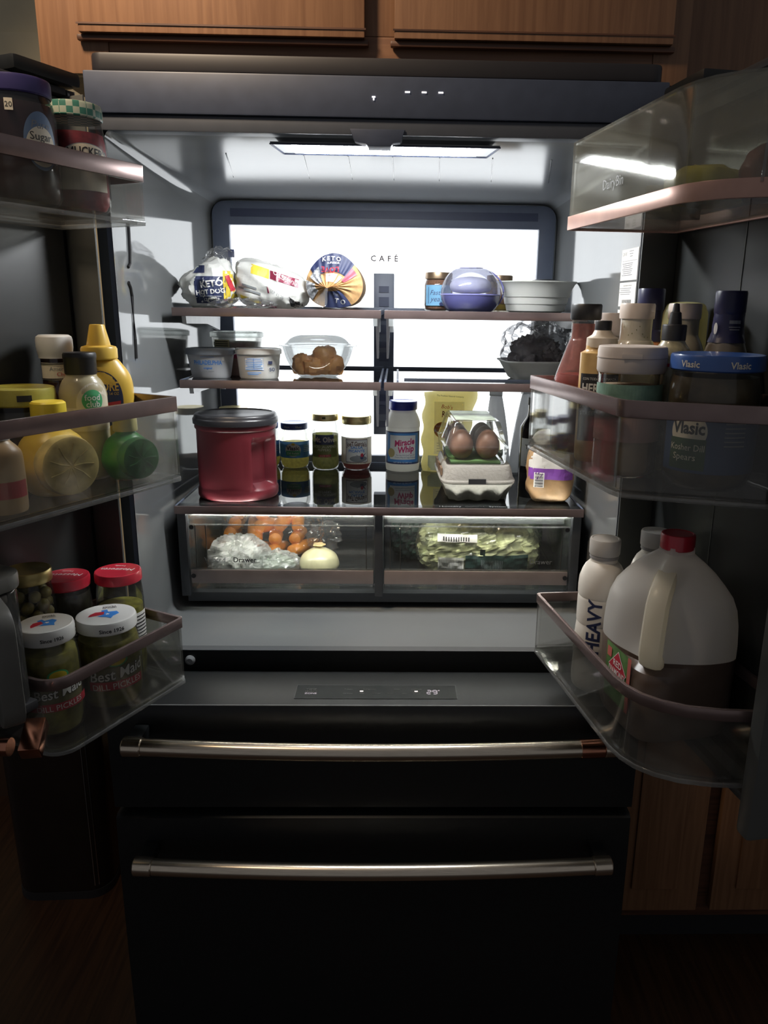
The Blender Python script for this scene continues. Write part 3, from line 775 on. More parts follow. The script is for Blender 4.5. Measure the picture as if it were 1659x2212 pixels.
MB().box(0.045, 0.36, 0.268, 0.272, -0.0075, 0.002).build('slide_rail', BACKF, s2r)
MB().box(0.03, 0.034, 0.22, 0.50, -0.0075, 0.002).build('slide_rail', BACKF, s2r)
for t_ in (s1l, s2l):
    MB().prism([(-0.012, 0), (-0.009, -0.075), (-0.005, -0.075), (-0.004, 0)], 0, 0.006).xform(Matrix.Translation((0, 0.25, -0.0165)) @ Matrix(((1, 0, 0, 0), (0, 0, -1, 0), (0, 1, 0, 0), (0, 0, 0, 1)))).build('shelf_hook', CHROME, t_)
for t_ in (s1r, s2r):
    MB().prism([(0.009, 0), (0.010, -0.075), (0.014, -0.075), (0.017, 0)], 0, 0.006).xform(Matrix.Translation((0, 0.25, -0.0165)) @ Matrix(((1, 0, 0, 0), (0, 0, -1, 0), (0, 1, 0, 0), (0, 0, 0, 1)))).build('shelf_hook', CHROME, t_)
s3 = shelf('wide lower glass shelf above the two crisper drawers', -0.389, 0.391, 0.140, 0.555, S3, brackets=None)
MB().box(-0.385, 0.387, 0.1405, 0.158, -0.0009, 0.0).build('front_glass_band', clear('dark_glass_band', (0.35, 0.37, 0.38), 0.05, (0.4, 0.42, 0.43), 0.03), s3)
prints(s3, lambda x, y, e: (x, y, 0.0002 + e), [('text', 'Humidity', 0.135, 0.1495, 0.0085, GREYINK), ('text', 'Control', 0.182, 0.1495, 0.0085, INK, {'bold': 0.02}), ('text', 'System', 0.226, 0.1495, 0.0085, GREYINK)])

# ------------------------------------------------------------------ crisper drawers and their frame
cf = MB().box(-0.385, 0.387, 0.025, 0.395, 0.0015, 0.0212).build('crisper_frame', pbr('dark_crisper_frame', (0.05, 0.055, 0.062), 0.45), fr, bevel=0.002)
cf.location = (0, 0.15, 0.840)
def cfb(name, x0, x1, y0, y1, z0, z1, m=None, bev=0.002): return MB().box(x0, x1, y0 - 0.15, y1 - 0.15, z0 - 0.84, z1 - 0.84).build(name, m or BACKF, cf, bevel=bev)
DARKF = pbr('dark_crisper_frame', (0.05, 0.055, 0.062), 0.45)
cfb('side_post', -0.3895, -0.3725, 0.150, 0.545, 0.862, 1.032, DARKF); cfb('side_post', 0.3745, 0.3915, 0.150, 0.545, 0.862, 1.032, DARKF)
cfb('middle_post', -0.010, 0.006, 0.152, 0.545, 0.862, 1.032, DARKF)
cfb('base_lip', -0.30, 0.30, 0.200, 0.2045, 0.8622, 0.8725, CHROME)
cfb('added_crisper_fill', -0.365, 0.367, 0.1610, 0.1675, 1.0285, 1.0318, CRISPER_FILL, 0.0)  # added glowing strip, hidden behind the shelf trim, brightens the bin contents
cfb('lid_bar', 0.0145, 0.366, 0.185, 0.20, 1.005, 1.019, pbr('dark_lid_bar', (0.03, 0.035, 0.035), 0.4))
for k in range(14): cfb('back_rib', -0.36, -0.03, 0.538, 0.5445, 0.885 + k * 0.0105, 0.888 + k * 0.0105, BACKF, 0.0)
def crisper(x0, x1, label):
    t = thing('produce_bin', label, 'crisper', (0, 0.16, 0.8735))
    y1 = 0.36; h = 0.154
    P = [(x0, 0.0), (x1, 0.0), (x1, y1), (x0, y1)]
    MB().ring(P, inset(P, 0.003), 0.005, h).build('clear_wall', CRISP, t, smooth=False)
    MB().box(x0, x1, 0.0, y1, 0.001, 0.0045).build('clear_floor', CRISP, t)
    MB().box(x0 + 0.001, x1 - 0.001, -0.006, -0.0005, 0.014, 0.042).build('trim', TRIMD, t, bevel=0.0015)
    for z in (0.0425, 0.132, 0.152):
        MB().box(x0 + 0.001, x1 - 0.001, -0.0035, -0.0005, z, z + 0.0022).build('moulded_edge', BINT, t)
    for x in (x0 + 0.012, x0 + 0.032, x1 - 0.016):
        MB().box(x, x + 0.0014, -0.0025, -0.0005, 0.0447, 0.132).build('moulded_edge', pbr('dark_edge', (0.06, 0.06, 0.055), 0.3), t)
    for zz in (0.030, 0.128):
        s_ = x0 - 0.0 if x0 < -0.1 else x1
        MB().lathe([(0.0045, 0), (0.0045, 0.002), (0.002, 0.002), (0.0005, 0.001)], 14).xform(Matrix.Translation((s_ + (0.006 if x0 < -0.1 else -0.006), -0.0065 if zz < 0.04 else -0.0008, zz)) @ Matrix.Rotation(math.radians(90), 4, 'X')).build('screw_cap', BLACKP, t)
    return t
cl_ = crisper(-0.371, -0.0115, 'left clear produce bin lettered VentedDrawer holding carrots and an onion')
cr_ = crisper(0.0075, 0.373, 'right clear produce bin holding bagged salad greens')
fm = lambda x, z, e: (x, -0.0006 - e, z)
prints(cl_, fm, [('text', 'Vented', -0.323, 0.062, 0.0105, GREYINK), ('text', 'Drawer', -0.265, 0.062, 0.0105, INK, {'bold': 0.02})])
prints(cr_, fm, [('text', 'Drawer', 0.318, 0.062, 0.0105, GREYINK)])

# ================================================================== things on the shelves
# ---- upper left shelf: three bread bags
def at_shelf(x, y, z): return (x, y, z)
BAGW = pbr('white_bag', (0.80, 0.80, 0.76), 0.35, bump=0.5, scale=70, tl=0.25)
BREAD = pbr('wheat_bread', (0.48, 0.28, 0.12), 0.7, bump=0.4, scale=120, var=0.2)
MAROON = pbr('maroon_print', (0.20, 0.02, 0.05), 0.4)
PINK = pbr('pink_red_print', (0.55, 0.10, 0.14), 0.45)

t = thing('bread_bag', 'white bag of hot dog buns with navy and yellow printing, leftmost on the top shelf', 'bread', (-0.343, 0.315, S1 - 0.001), 0.08, 'bread bags on the top shelf')
mb = pillow(0.052, 0.060, 0.041, 2.6, 0.007, 30, 3, 72, 44)
mb.v = [(x + 0.004 * math.sin(z * 70), y, z * (1.0 + 0.20 * math.tanh((x + 0.01) * 40) if z > 0.02 else 1.0)) for x, y, z in mb.v]
mb.build('bag', BAGW, t)
mp = bvh_map(mb)
prints(t, mp, [('rect', 0.010, 0.034, 0.058, 0.050, NAVY), ('rect', 0.044, 0.040, 0.020, 0.060, YELLOW), ('rect', -0.012, 0.072, 0.026, 0.014, NAVY),
               ('text', 'KETO', 0.013, 0.046, 0.012, PAPER, {'bold': 0.03, 'rot': 0.12}), ('text', 'HOT DOG', 0.010, 0.031, 0.0085, PAPER, {'bold': 0.03, 'rot': 0.1}),
               ('rect', 0.010, 0.0225, 0.040, 0.0008, PAPER, {'name': 'rule_line'}), ('text', '17g FIBER', 0.012, 0.0165, 0.0055, PAPER, {'bold': 0.02, 'rot': 0.06}),
               ('text', '1', 0.046, 0.048, 0.028, RED, {'bold': 0.05, 'rot': 0.35}), ('text', 'NET', 0.040, 0.016, 0.0045, RED)])
tw = pillow(0.032, 0.014, 0.022, 2.0, 0.008, 60, 9, 48, 24)
tw.xform(Matrix.Translation((0.028, 0.01, 0.070)) @ Matrix.Rotation(-0.35, 4, 'Y')).build('clear_top', FILM, t)
MB().box(0.038, 0.050, 0.012, 0.016, 0.098, 0.113).build('closure_clip', NAVY, t, bevel=0.001)
sk_ = pillow(0.062, 0.020, 0.009, 2.0, 0.007, 60, 12, 56, 20)
sk_.xform(Matrix.Translation((0.075, -0.084, 0.0))).build('loose_film', FILM, t)

t = thing('bread_bag', 'white bag of burger buns lying tilted with maroon stripe, middle of the top shelf', 'bread', (-0.222, 0.348, S1 - 0.001), 0.0, 'bread bags on the top shelf')
mb = pillow(0.069, 0.070, 0.043, 3.6, 0.006, 26, 5, 72, 44)
mb.v = [(x, y, z * (1.02 - 3.4 * (x + 0.01) * (1 if x > -0.055 else 1.0)) if z > 0.0 else z) for x, y, z in mb.v]
mb.v = [(x, y, max(z, 0.0)) for x, y, z in mb.v]
mb.build('bag', BAGW, t)
mp = bvh_map(mb)
def tilt(x, z, e): return mp(x, z - 0.30 * x, e)
prints(t, tilt, [('rect', -0.014, 0.066, 0.034, 0.018, YELLOW), ('rect', 0.032, 0.066, 0.054, 0.016, MAROON), ('text', 'KETO', 0.026, 0.069, 0.009, PAPER, {'bold': 0.02, 'rot': 2.84}),
                ('text', 'BUNS', 0.044, 0.0655, 0.007, PAPER, {'rot': 2.84}), ('rect', 0.02, 0.003, 0.09, 0.006, MAROON), ('rect', -0.035, 0.007, 0.04, 0.006, YELLOW),
                ('rect', -0.035, 0.031, 0.028, 0.004, GREYINK, {'name': 'printed_line'}), ('rect', -0.036, 0.0235, 0.044, 0.004, GREYINK, {'name': 'printed_line'}), ('text', 'SEP 15 25', 0.018, 0.033, 0.006, GREYINK, {'rot': -0.25, 'sx': 0.8}),
                ('rect', 0.054, 0.025, 0.024, 0.014, INK), ('rect', 0.054, 0.025, 0.021, 0.011, PAPER)] + [('rect', 0.046 + 0.0022 * k, 0.025, 0.001, 0.009, INK, {'name': 'barcode'}) for k in range(8)])

t = thing('bread_loaf', 'round loaf in a gathered navy and clear bag, rightmost bread on the top shelf', 'bread', (-0.094, 0.285, S1 - 0.001), 0.0, 'bread bags on the top shelf')
def loaf_r(a):   # a = angle in the x-z plane, 0 = right, 90 = up
    return 0.0525 * (1 + 0.04 * math.cos(2 * a) - 0.05 * math.sin(3 * a))
zc = 0.0525
NB = 72
knot = (-0.012, -0.022, zc - 0.012)
def endpt(a, r, push=0.0):
    R_ = loaf_r(a) * 1.02; fold = 0.0028 * math.sin(a * 19) * (0.25 + 0.75 * (1 - r)) * min(1, r * 5)
    x = knot[0] * (1 - r) + R_ * r * math.cos(a); z = knot[2] * (1 - r) + (zc + R_ * r * math.sin(a)) * r
    y = -0.020 * (1 - r) ** 1.5 + 0.012 * r ** 3 + fold - push
    return (x, y, max(z, 0.0006))
rs = [[endpt(2 * math.pi * k / NB, r) for k in range(NB)] for r in (0.02, 0.15, 0.3, 0.45, 0.6, 0.75, 0.9, 1.0)]
for y in (0.03, 0.07, 0.13, 0.19, 0.215):
    s_ = 1.0 if y < 0.2 else 0.8
    rs.append([(loaf_r(2 * math.pi * k / NB) * s_ * math.cos(2 * math.pi * k / NB), y, max(0.0006, zc + loaf_r(2 * math.pi * k / NB) * s_ * math.sin(2 * math.pi * k / NB))) for k in range(NB)])
MB().rings(rs, True, True).build('bread', BREAD, t)
def sector(name, a0, a1, r0, r1, m, push=0.0015):
    n = max(2, int((a1 - a0) / 3)); MB().grid(lambda a, r: endpt(math.radians(a), r, push), [a0 + (a1 - a0) * k / n for k in range(n + 1)], [r0 + (r1 - r0) * k / 6 for k in range(7)]).build(name, m, t)
sector('navy_print', 40, 152, 0.66, 1.0, NAVY); sector('navy_print', -112, -52, 0.48, 1.0, NAVY)
sector('white_print', 128, 165, 0.42, 0.86, pbr('dark_lined_white', (0.35, 0.36, 0.38), 0.5, var=0.8, scale=260), 0.002)
sector('white_print', 68, 108, 0.38, 0.62, PAPER, 0.002); sector('red_print', 20, 40, 0.52, 0.92, PINK, 0.003); sector('white_print', 46, 62, 0.36, 0.60, PAPER, 0.002)
sector('white_print', 176, 220, 0.55, 0.98, pbr('dark_lined_white', (0.35, 0.36, 0.38), 0.5, var=0.8, scale=260), 0.002)
def lm(x, z, e):
    dx, dz = x, z - zc; a = math.atan2(dz, dx); r = min(0.99, math.hypot(dx, dz) / (loaf_r(a) * 1.02)); p = endpt(a, r, 0.0036 + e); return (x, p[1], z)
prints(t, lm, [('text', 'LOVE', -0.006, zc + 0.0215, 0.0105, RED, {'bold': 0.02, 'rot': 3.14159, 'arc': 6}), ('text', 'SUPERIOR', 0.0, zc + 0.036, 0.004, PAPER, {'rot': 0.0, 'arc': 6}), ('text', 'KETO', -0.004, zc + 0.0445, 0.0085, PAPER, {'arc': 7, 'space': 1.4, 'bold': 0.02}),
               ('text', 'FRIED', 0.006, zc - 0.024, 0.004, GREYINK, {'rot': -0.3}), ('text', 'T O', 0.012, zc - 0.036, 0.009, PAPER, {'bold': 0.03, 'rot': -0.2})])
tail = [[(knot[0] + 0.006 * math.cos(q) * k1 - 0.012 * k2, -0.020 - 0.006 * k2 + 0.004 * math.sin(q), knot[2] + 0.004 * math.sin(q) * k1 - 0.028 * k2) for q in [2 * math.pi * i / 10 for i in range(10)]] for k1, k2 in ((0.5, 0), (0.8, 0.3), (1.6, 0.7), (2.2, 1.0))]
MB().rings(tail).build('twisted_tail', FILM, t)
MB().rings([[(0.006 + (loaf_r(a) + 0.004 + 0.004 * math.sin(a * 5 + 1)) * math.cos(a), y, max(0.0004, zc + (loaf_r(a) + 0.003) * math.sin(a))) for a in [2 * math.pi * k / 48 for k in range(48)]] for y in (0.016, 0.05, 0.12, 0.20)], False, False).build('clear_bag', FILM, t)

# ---- upper right shelf
JARP = [(0.026, 0), (0.030, 0.003), (0.0315, 0.010), (0.0315, 0.052), (0.029, 0.060), (0.0265, 0.064), (0.0265, 0.074)]
jar('yeast_jar', 'small jar with bronze lid and pale blue label behind the onion keeper', 'jar', (0.118, 0.43, S1 - 0.001), face_cam(0.12, 0.43), JARP, 0.066, pbr('brown_granules', (0.20, 0.09, 0.05), 0.8, var=0.3, scale=300), 0.029, 0.065, 0.079, pbr('bronze_lid', (0.28, 0.20, 0.13), 0.35, 0.8),
    [('rect', 0.0, 0.032, 0.062, 0.042, pbr('pale_blue_label', (0.16, 0.36, 0.55), 0.55)), ('text', 'Fast', -0.008, 0.038, 0.010, NAVY, {'shear': 0.3}), ('text', 'yeast', -0.002, 0.025, 0.011, NAVY, {'shear': 0.3}), ('rect', -0.022, 0.032, 0.0012, 0.034, NAVY), ('ell', 0.006, 0.0145, 0.004, 0.004, NAVY)])
jar('small_jar', 'small jar with bronze lid and brown label between onion keeper and white bowl', 'jar', (0.258, 0.505, S1 - 0.001), 0, JARP, 0.064, pbr('mustard_paste', (0.45, 0.30, 0.04), 0.7), 0.029, 0.065, 0.078, pbr('bronze_lid', (0.3, 0.2, 0.1)),
    [('rect', 0.0, 0.034, 0.07, 0.034, pbr('brown_label', (0.10, 0.05, 0.03), 0.6))])

t = thing('onion_keeper', 'round food keeper with violet base and clear dome on the top shelf', 'food container', (0.178, 0.335, S1 - 0.001), 0.0)
PURP = pbr('violet_plastic', (0.075, 0.075, 0.20), 0.25, var=0.04, coat=0.4)
R_ = 0.0605
def kp(z): # sphere-like with flat top and bottom
    q = (z - 0.036) / 0.050; return R_ * math.sqrt(max(0.05, 1 - min(1, q * q) * 0.80))
MB().lathe([(kp(0) * 0.9, 0.0)] + [(kp(z), z) for z in (0.003, 0.008, 0.014, 0.02, 0.026, 0.0315)], 40).build('base', PURP, t)
MB().lathe([(R_ * 1.012, 0.0318), (R_ * 1.012, 0.0345)], 40).build('rim', pbr('violet_rim', (0.20, 0.20, 0.45), 0.3), t)
MB().lathe([(kp(0.035), 0.0348)] + [(kp(z), z) for z in (0.042, 0.05, 0.058, 0.066, 0.073, 0.079, 0.0825)] + [(0.024, 0.0838), (0.0005, 0.0838)], 40, cap0=False).build('dome', clear('violet_clear', (0.70, 0.71, 0.79), 0.12, (0.8, 0.8, 0.86), 0.05), t)
MB().lathe([(0.024, 0.0842), (0.024, 0.0852), (0.020, 0.0852), (0.0005, 0.0845)], 30).build('top_ring', pbr('violet_rim', (0.2, 0.2, 0.45)), t)
MB().lathe(smooth_prof([(0.004, 0.0), (0.036, 0.004), (0.042, 0.018), (0.030, 0.030), (0.004, 0.034)]), 24).xform(Matrix.Translation((0, 0, 0.0345))).build('onion_half', pbr('pale_onion', (0.50, 0.50, 0.58), 0.5, var=0.15), t)
MB().tube([(0.062 * math.cos(a) * 1.02 + 0.004, 0.005, 0.040 + 0.046 * math.sin(a)) for a in [math.radians(-58 + 116 * k / 14) for k in range(15)]], 0.0018, 8).build('side_clip', pbr('violet_rim', (0.2, 0.2, 0.45)), t)

t = thing('serving_bowl', 'wide white ribbed serving bowl at the right end of the top shelf', 'bowl', (0.318, 0.375, S1 - 0.001), 0.0)
BOWLW = pbr('white_melamine', (0.66, 0.66, 0.62), 0.3, var=0.02, tl=0.25)
MB().lathe([(0.052, 0.0), (0.060, 0.003), (0.063, 0.016), (0.0645, 0.0165), (0.067, 0.030), (0.069, 0.0305), (0.073, 0.046), (0.079, 0.056), (0.083, 0.0595), (0.083, 0.0615), (0.078, 0.059), (0.066, 0.040), (0.058, 0.010), (0.0005, 0.008)], 48).build('bowl', BOWLW, t)
MB().lathe(smooth_prof([(0.030, 0.0), (0.032, 0.010), (0.020, 0.016), (0.001, 0.017)]), 24).xform(Matrix.Translation((0.02, 0.01, 0.0585)) @ Matrix.Scale(0.5, 4, (0, 0, 1))).build('dark_contents', BLACKP, t)

# ---- middle left shelf
TUBG = pbr('grey_white_tub', (0.52, 0.53, 0.55), 0.4, var=0.04, tl=0.2)
SILV = pbr('silver_tub_lid', (0.20, 0.22, 0.25), 0.35)
Z2 = S2 - 0.001
t = thing('cream_cheese_tub', 'grey oval cream cheese tub with dark lid at the left end of the middle shelf', 'tub', (-0.338, 0.275, Z2), -0.06, 'cream cheese tubs')
pr_ = [(0.036, 0), (0.038, 0.003), (0.0455, 0.047)]
MB().lathe(pr_, 40, sx=1.0, sy=0.72, pw=2.4).build('tub', TUBG, t)
MB().lathe([(0.0485, 0.0455), (0.0490, 0.054), (0.0470, 0.057), (0.042, 0.0575), (0.041, 0.0562), (0.0005, 0.0562)], 40, sy=0.74, pw=2.4).build('lid', SILV, t)
prints(t, cyl_map(pr_, 1.0, 0.72, 2.4), [('text', 'PHILADELPHIA', 0.002, 0.031, 0.0085, BLUE, {'bold': 0.02, 'sx': 0.72}), ('text', 'original', 0.002, 0.0205, 0.0042, BLUE, {'bold': 0.02}), ('text', 'cream cheese', 0.002, 0.0145, 0.003, GREYINK), ('rect', 0.002, 0.0415, 0.026, 0.0007, BLUE), ('rect', 0.032, 0.038, 0.005, 0.007, PAPER)])
t = thing('cream_cheese_tub', 'white tub printed with a blue nutrition table beside the clear bowl', 'tub', (-0.243, 0.272, Z2), 0.0, 'cream cheese tubs')
pr_ = [(0.036, 0), (0.038, 0.003), (0.0425, 0.048)]
MB().lathe(pr_, 40, sx=1.0, sy=0.78, pw=2.3).build('tub', WHITE, t)
MB().lathe([(0.0450, 0.0475), (0.0455, 0.055), (0.0435, 0.058), (0.040, 0.0583), (0.039, 0.0570), (0.0005, 0.0570)], 40, sy=0.80, pw=2.3).build('lid', WHITE, t)
its = [('rect', -0.004, 0.029, 0.036, 0.024, BLUE), ('rect', -0.004, 0.029, 0.0352, 0.0232, PAPER)]
for k in range(7): its.append(('rect', -0.004, 0.0385 - k * 0.0032, 0.032 - 0.005 * ((k * 3) % 4 == 0), 0.0011, BLUE, {'name': 'printed_line'}))
its += [('rect', -0.004, 0.030, 0.0008, 0.020, BLUE, {'name': 'printed_line'}), ('rect', -0.004, 0.0125, 0.026, 0.0012, BLUE, {'name': 'printed_line'}), ('rect', -0.006, 0.0095, 0.020, 0.0012, BLUE, {'name': 'printed_line'}), ('rect', 0.0265, 0.032, 0.008, 0.006, NAVY), ('text', 'SO', 0.030, 0.019, 0.007, NAVY, {'bold': 0.02})]
prints(t, cyl_map(pr_, 1.0, 0.78, 2.3), its)
t = thing('cheese_crumbles_tub', 'shallow tub with clear lid and nutrition label behind the cream cheese tubs', 'tub', (-0.318, 0.44, Z2), 0.0)
pr_ = [(0.046, 0), (0.048, 0.003), (0.054, 0.072)]
MB().lathe(pr_, 40).build('tub', clear('cloudy_tub', (0.85, 0.86, 0.84), 0.35, (0.8, 0.8, 0.76), 0.1), t)
MB().lathe([(0.044, 0.003), (0.050, 0.062), (0.001, 0.064)], 32).build('white_crumbles', pbr('feta', (0.7, 0.7, 0.66), 0.7, bump=0.8, scale=140), t)
MB().lathe([(0.0575, 0.0725), (0.058, 0.0815), (0.055, 0.084), (0.051, 0.084), (0.050, 0.0815), (0.0005, 0.0815)], 40).build('lid', clear('cloudy_lid', (0.85, 0.88, 0.86), 0.40, (0.8, 0.82, 0.8), 0.1), t)
prints(t, cyl_map(pr_), [('rect', -0.026, 0.052, 0.040, 0.032, pbr('pale_yellow_label', (0.66, 0.62, 0.38), 0.6))] + [('rect', -0.026, 0.064 - k * 0.0042, 0.034, 0.0016, INK, {'name': 'printed_line'}) for k in range(7)] + [('rect', 0.024, 0.046 - k * 0.004, 0.030, 0.001, GREYINK, {'name': 'printed_line'}) for k in range(4)])
t = thing('small_tub', 'small tub with pink lid wedged between the two cream cheese tubs', 'tub', (-0.292, 0.346, Z2), 0.0)
MB().lathe([(0.026, 0), (0.030, 0.034)], 28).build('tub', pbr('salmon_tub', (0.50, 0.33, 0.27), 0.5), t)
MB().lathe([(0.032, 0.0345), (0.032, 0.043), (0.029, 0.0445), (0.0005, 0.0445)], 28).build('lid', pbr('pink_lid', (0.62, 0.10, 0.20), 0.4), t)

t = thing('deli_bowl', 'clear lidded plastic bowl with orange-brown food on the middle shelf', 'bowl', (-0.131, 0.322, Z2), 0.0)
MB().lathe(smooth_prof([(0.034, 0.0), (0.038, 0.001), (0.052, 0.014), (0.064, 0.034), (0.071, 0.056), (0.0715, 0.060)]), 40, cap1=False).build('bowl', BOWLP, t)
MB().lathe([(0.0715, 0.0600), (0.079, 0.0615), (0.079, 0.0635), (0.070, 0.0645)], 40, cap0=False, cap1=False).build('rim', BOWLP, t)
MB().lathe(smooth_prof([(0.070, 0.0646), (0.064, 0.068), (0.054, 0.077), (0.036, 0.083), (0.001, 0.0845)]), 40, cap0=False).build('lid', BOWLP, t)
FOOD = pbr('orange_brown_food', (0.88, 0.40, 0.15), 0.4, var=0.35, scale=60, bump=0.6, tl=0.35, tp=0.14)
random.seed(5)
for k, (x, y, s, h) in enumerate(((-0.030, 0, 0.021, 0.040), (-0.008, -0.012, 0.021, 0.034), (0.014, 0.004, 0.025, 0.056), (0.034, -0.004, 0.017, 0.038), (0.002, 0.020, 0.020, 0.040))):
    b = pillow(s, s * 0.9, h / 2, 3.2, 0.005, 60, k + 20, 20, 12)
    b.xform(Matrix.Translation((x, y, 0.004)) @ Matrix.Rotation(0.7 * k, 4, 'Z')).build('food_piece', FOOD, t)

# ---- middle right shelf
t = thing('foam_tray', 'white foam tray at the right end of the middle shelf', 'tray', (0.318, 0.325, Z2), 0.1)
FOAM = pbr('white_foam', (0.68, 0.68, 0.66), 0.6, var=0.02, tl=0.3)
rr = lambda w, d, r, z: [(x, y, z) for x, y in rrect(w, d, r, 6)]
MB().rings([rr(0.095, 0.085, 0.02, 0.0), rr(0.105, 0.095, 0.022, 0.003), rr(0.140, 0.125, 0.03, 0.034), rr(0.150, 0.135, 0.032, 0.037), rr(0.150, 0.135, 0.032, 0.0395), rr(0.138, 0.123, 0.03, 0.038), rr(0.100, 0.09, 0.02, 0.007), rr(0.004, 0.004, 0.001, 0.007)]).build('tray', FOAM, t)
t = thing('bag_of_greens', 'clear plastic bag of dark wilted leaves heaped on the foam tray', 'food bag', (0.314, 0.325, Z2 + 0.0075), 0.0)
DARKL = pbr('dark_leaves', (0.19, 0.16, 0.17), 0.6, var=0.5, scale=70, bump=0.9)
pillow(0.050, 0.040, 0.038, 2.3, 0.012, 45, 31, 44, 26).build('dark_leaves', DARKL, t)
random.seed(11)
for k in range(8):
    a = k * 0.8; x, y = 0.032 * math.cos(a), -0.024 + 0.012 * math.sin(a * 2)
    pillow(0.016, 0.012, 0.010, 2.0, 0.005, 80, 40 + k, 16, 10).xform(Matrix.Translation((x, y, 0.040 + 0.012 * math.sin(a * 1.3))) @ Matrix.Rotation(a, 4, 'Y')).build('leaf_clump', DARKL, t)
fb = pillow(0.070, 0.052, 0.054, 2.2, 0.010, 34, 33, 64, 36); fb.v = [(x * (0.72 + 0.28 * min(1, z / 0.04)), y * (0.72 + 0.28 * min(1, z / 0.04)), z) for x, y, z in fb.v]
fb.build('clear_bag', FILMB, t)
t = thing('dark_box', 'small black and white carton at the far right of the middle shelf', 'carton', (0.349, 0.475, Z2), 0.0)
MB().box(-0.018, 0.016, -0.02, 0.02, 0.0, 0.118).build('carton', WHITE, t, bevel=0.001)
prints(t, lambda x, z, e: (x, -0.0201 - e, z), [('rect', -0.001, 0.086, 0.026, 0.032, BLACKP)])

# ---- lower shelf, back row of jars
Z3 = S3 - 0.001
RP = [(0.024, 0), (0.030, 0.003), (0.0335, 0.010), (0.0345, 0.018), (0.0345, 0.078), (0.033, 0.086), (0.0295, 0.0915), (0.0295, 0.098)]
RELISH = pbr('green_relish', (0.55, 0.47, 0.10), 0.5, var=0.5, scale=160, bump=0.5, tl=0.45, tp=0.22)
def relish(loc, label, ban, word, rz):
    return jar('relish_jar', label, 'jar', loc, rz, RP, 0.060, RELISH, 0.0318, 0.0925, 0.1075, BLUELID,
        [('rect', 0.0, 0.047, 0.100, 0.038, BLUE), ('ell', 0.0, 0.047, 0.0185, 0.0155, PAPER), ('rect', 0.0, 0.0395, 0.033, 0.0115, ban), ('text', 'Vlasic', 0.0, 0.0515, 0.0095, INK, {'bold': 0.03}), ('text', word, 0.0, 0.0395, 0.0048, PAPER, {'bold': 0.01}), ('ell', 0.001, 0.0605, 0.004, 0.003, YELLOW)]
        + [('rect', 0.034, 0.055 - 0.004 * k, 0.018, 0.0012, PAPER, {'name': 'printed_line'}) for k in range(4)], 'relish jars with blue lids',
        sidepr=[('text', 'Vlasic', -0.014, 0.0998, 0.005, PAPER), ('text', 'Vlasic', 0.014, 0.0998, 0.005, PAPER)])
relish((-0.209, 0.515, Z3), 'blue-lidded relish jar with green banner beside the jalapeno jar', GREEN, 'Dill Relish', 0.0)
relish((-0.278, 0.518, Z3), 'blue-lidded relish jar with purple banner half hidden by the red coffee canister', pbr('purple_banner', (0.30, 0.04, 0.26), 0.5), 'Sweet Relish', -0.1)
OP = [(0.024, 0), (0.029, 0.003), (0.0322, 0.010), (0.0325, 0.020), (0.0325, 0.098), (0.0315, 0.108), (0.0300, 0.113), (0.0300, 0.120)]
OLIVEG = pbr('olive_print', (0.11, 0.125, 0.04), 0.5, tl=0.35)
jar('jalapeno_jar', 'tall jalapeno jar with gold lid and dark green label', 'jar', (-0.136, 0.505, Z3), 0.0, OP, 0.082, pbr('diced_jalapeno', (0.28, 0.27, 0.08), 0.5, var=0.7, scale=150, bump=0.6, tl=0.45, tp=0.15), 0.0315, 0.1150, 0.1305, GOLD,
    [('rect', 0.0, 0.078, 0.040, 0.024, pbr('lime_label', (0.40, 0.44, 0.05), 0.5, tl=0.5)), ('rect', 0.0, 0.050, 0.066, 0.036, OLIVEG), ('rect', 0.001, 0.073, 0.044, 0.023, NAVY), ('text', 'Mt. Olive', 0.001, 0.0735, 0.0125, CREAM, {'bold': 0.02, 'sx': 0.78}),
     ('text', 'DICED JALAPENO', 0.0, 0.057, 0.0058, PAPER, {'sx': 0.92}), ('text', 'PEPPERS', 0.0, 0.0495, 0.0062, PAPER), ('rect', 0.001, 0.0355, 0.028, 0.0055, RED), ('text', 'SINCE 1926', 0.001, 0.0355, 0.0034, PAPER)],
    sidepr=[('rect', 0.0, 0.123, 0.008, 0.005, OLIVEG)])
SP = [(0.024, 0), (0.030, 0.003), (0.0345, 0.012), (0.0355, 0.020), (0.0355, 0.092), (0.0345, 0.101), (0.0320, 0.107), (0.0320, 0.114)]
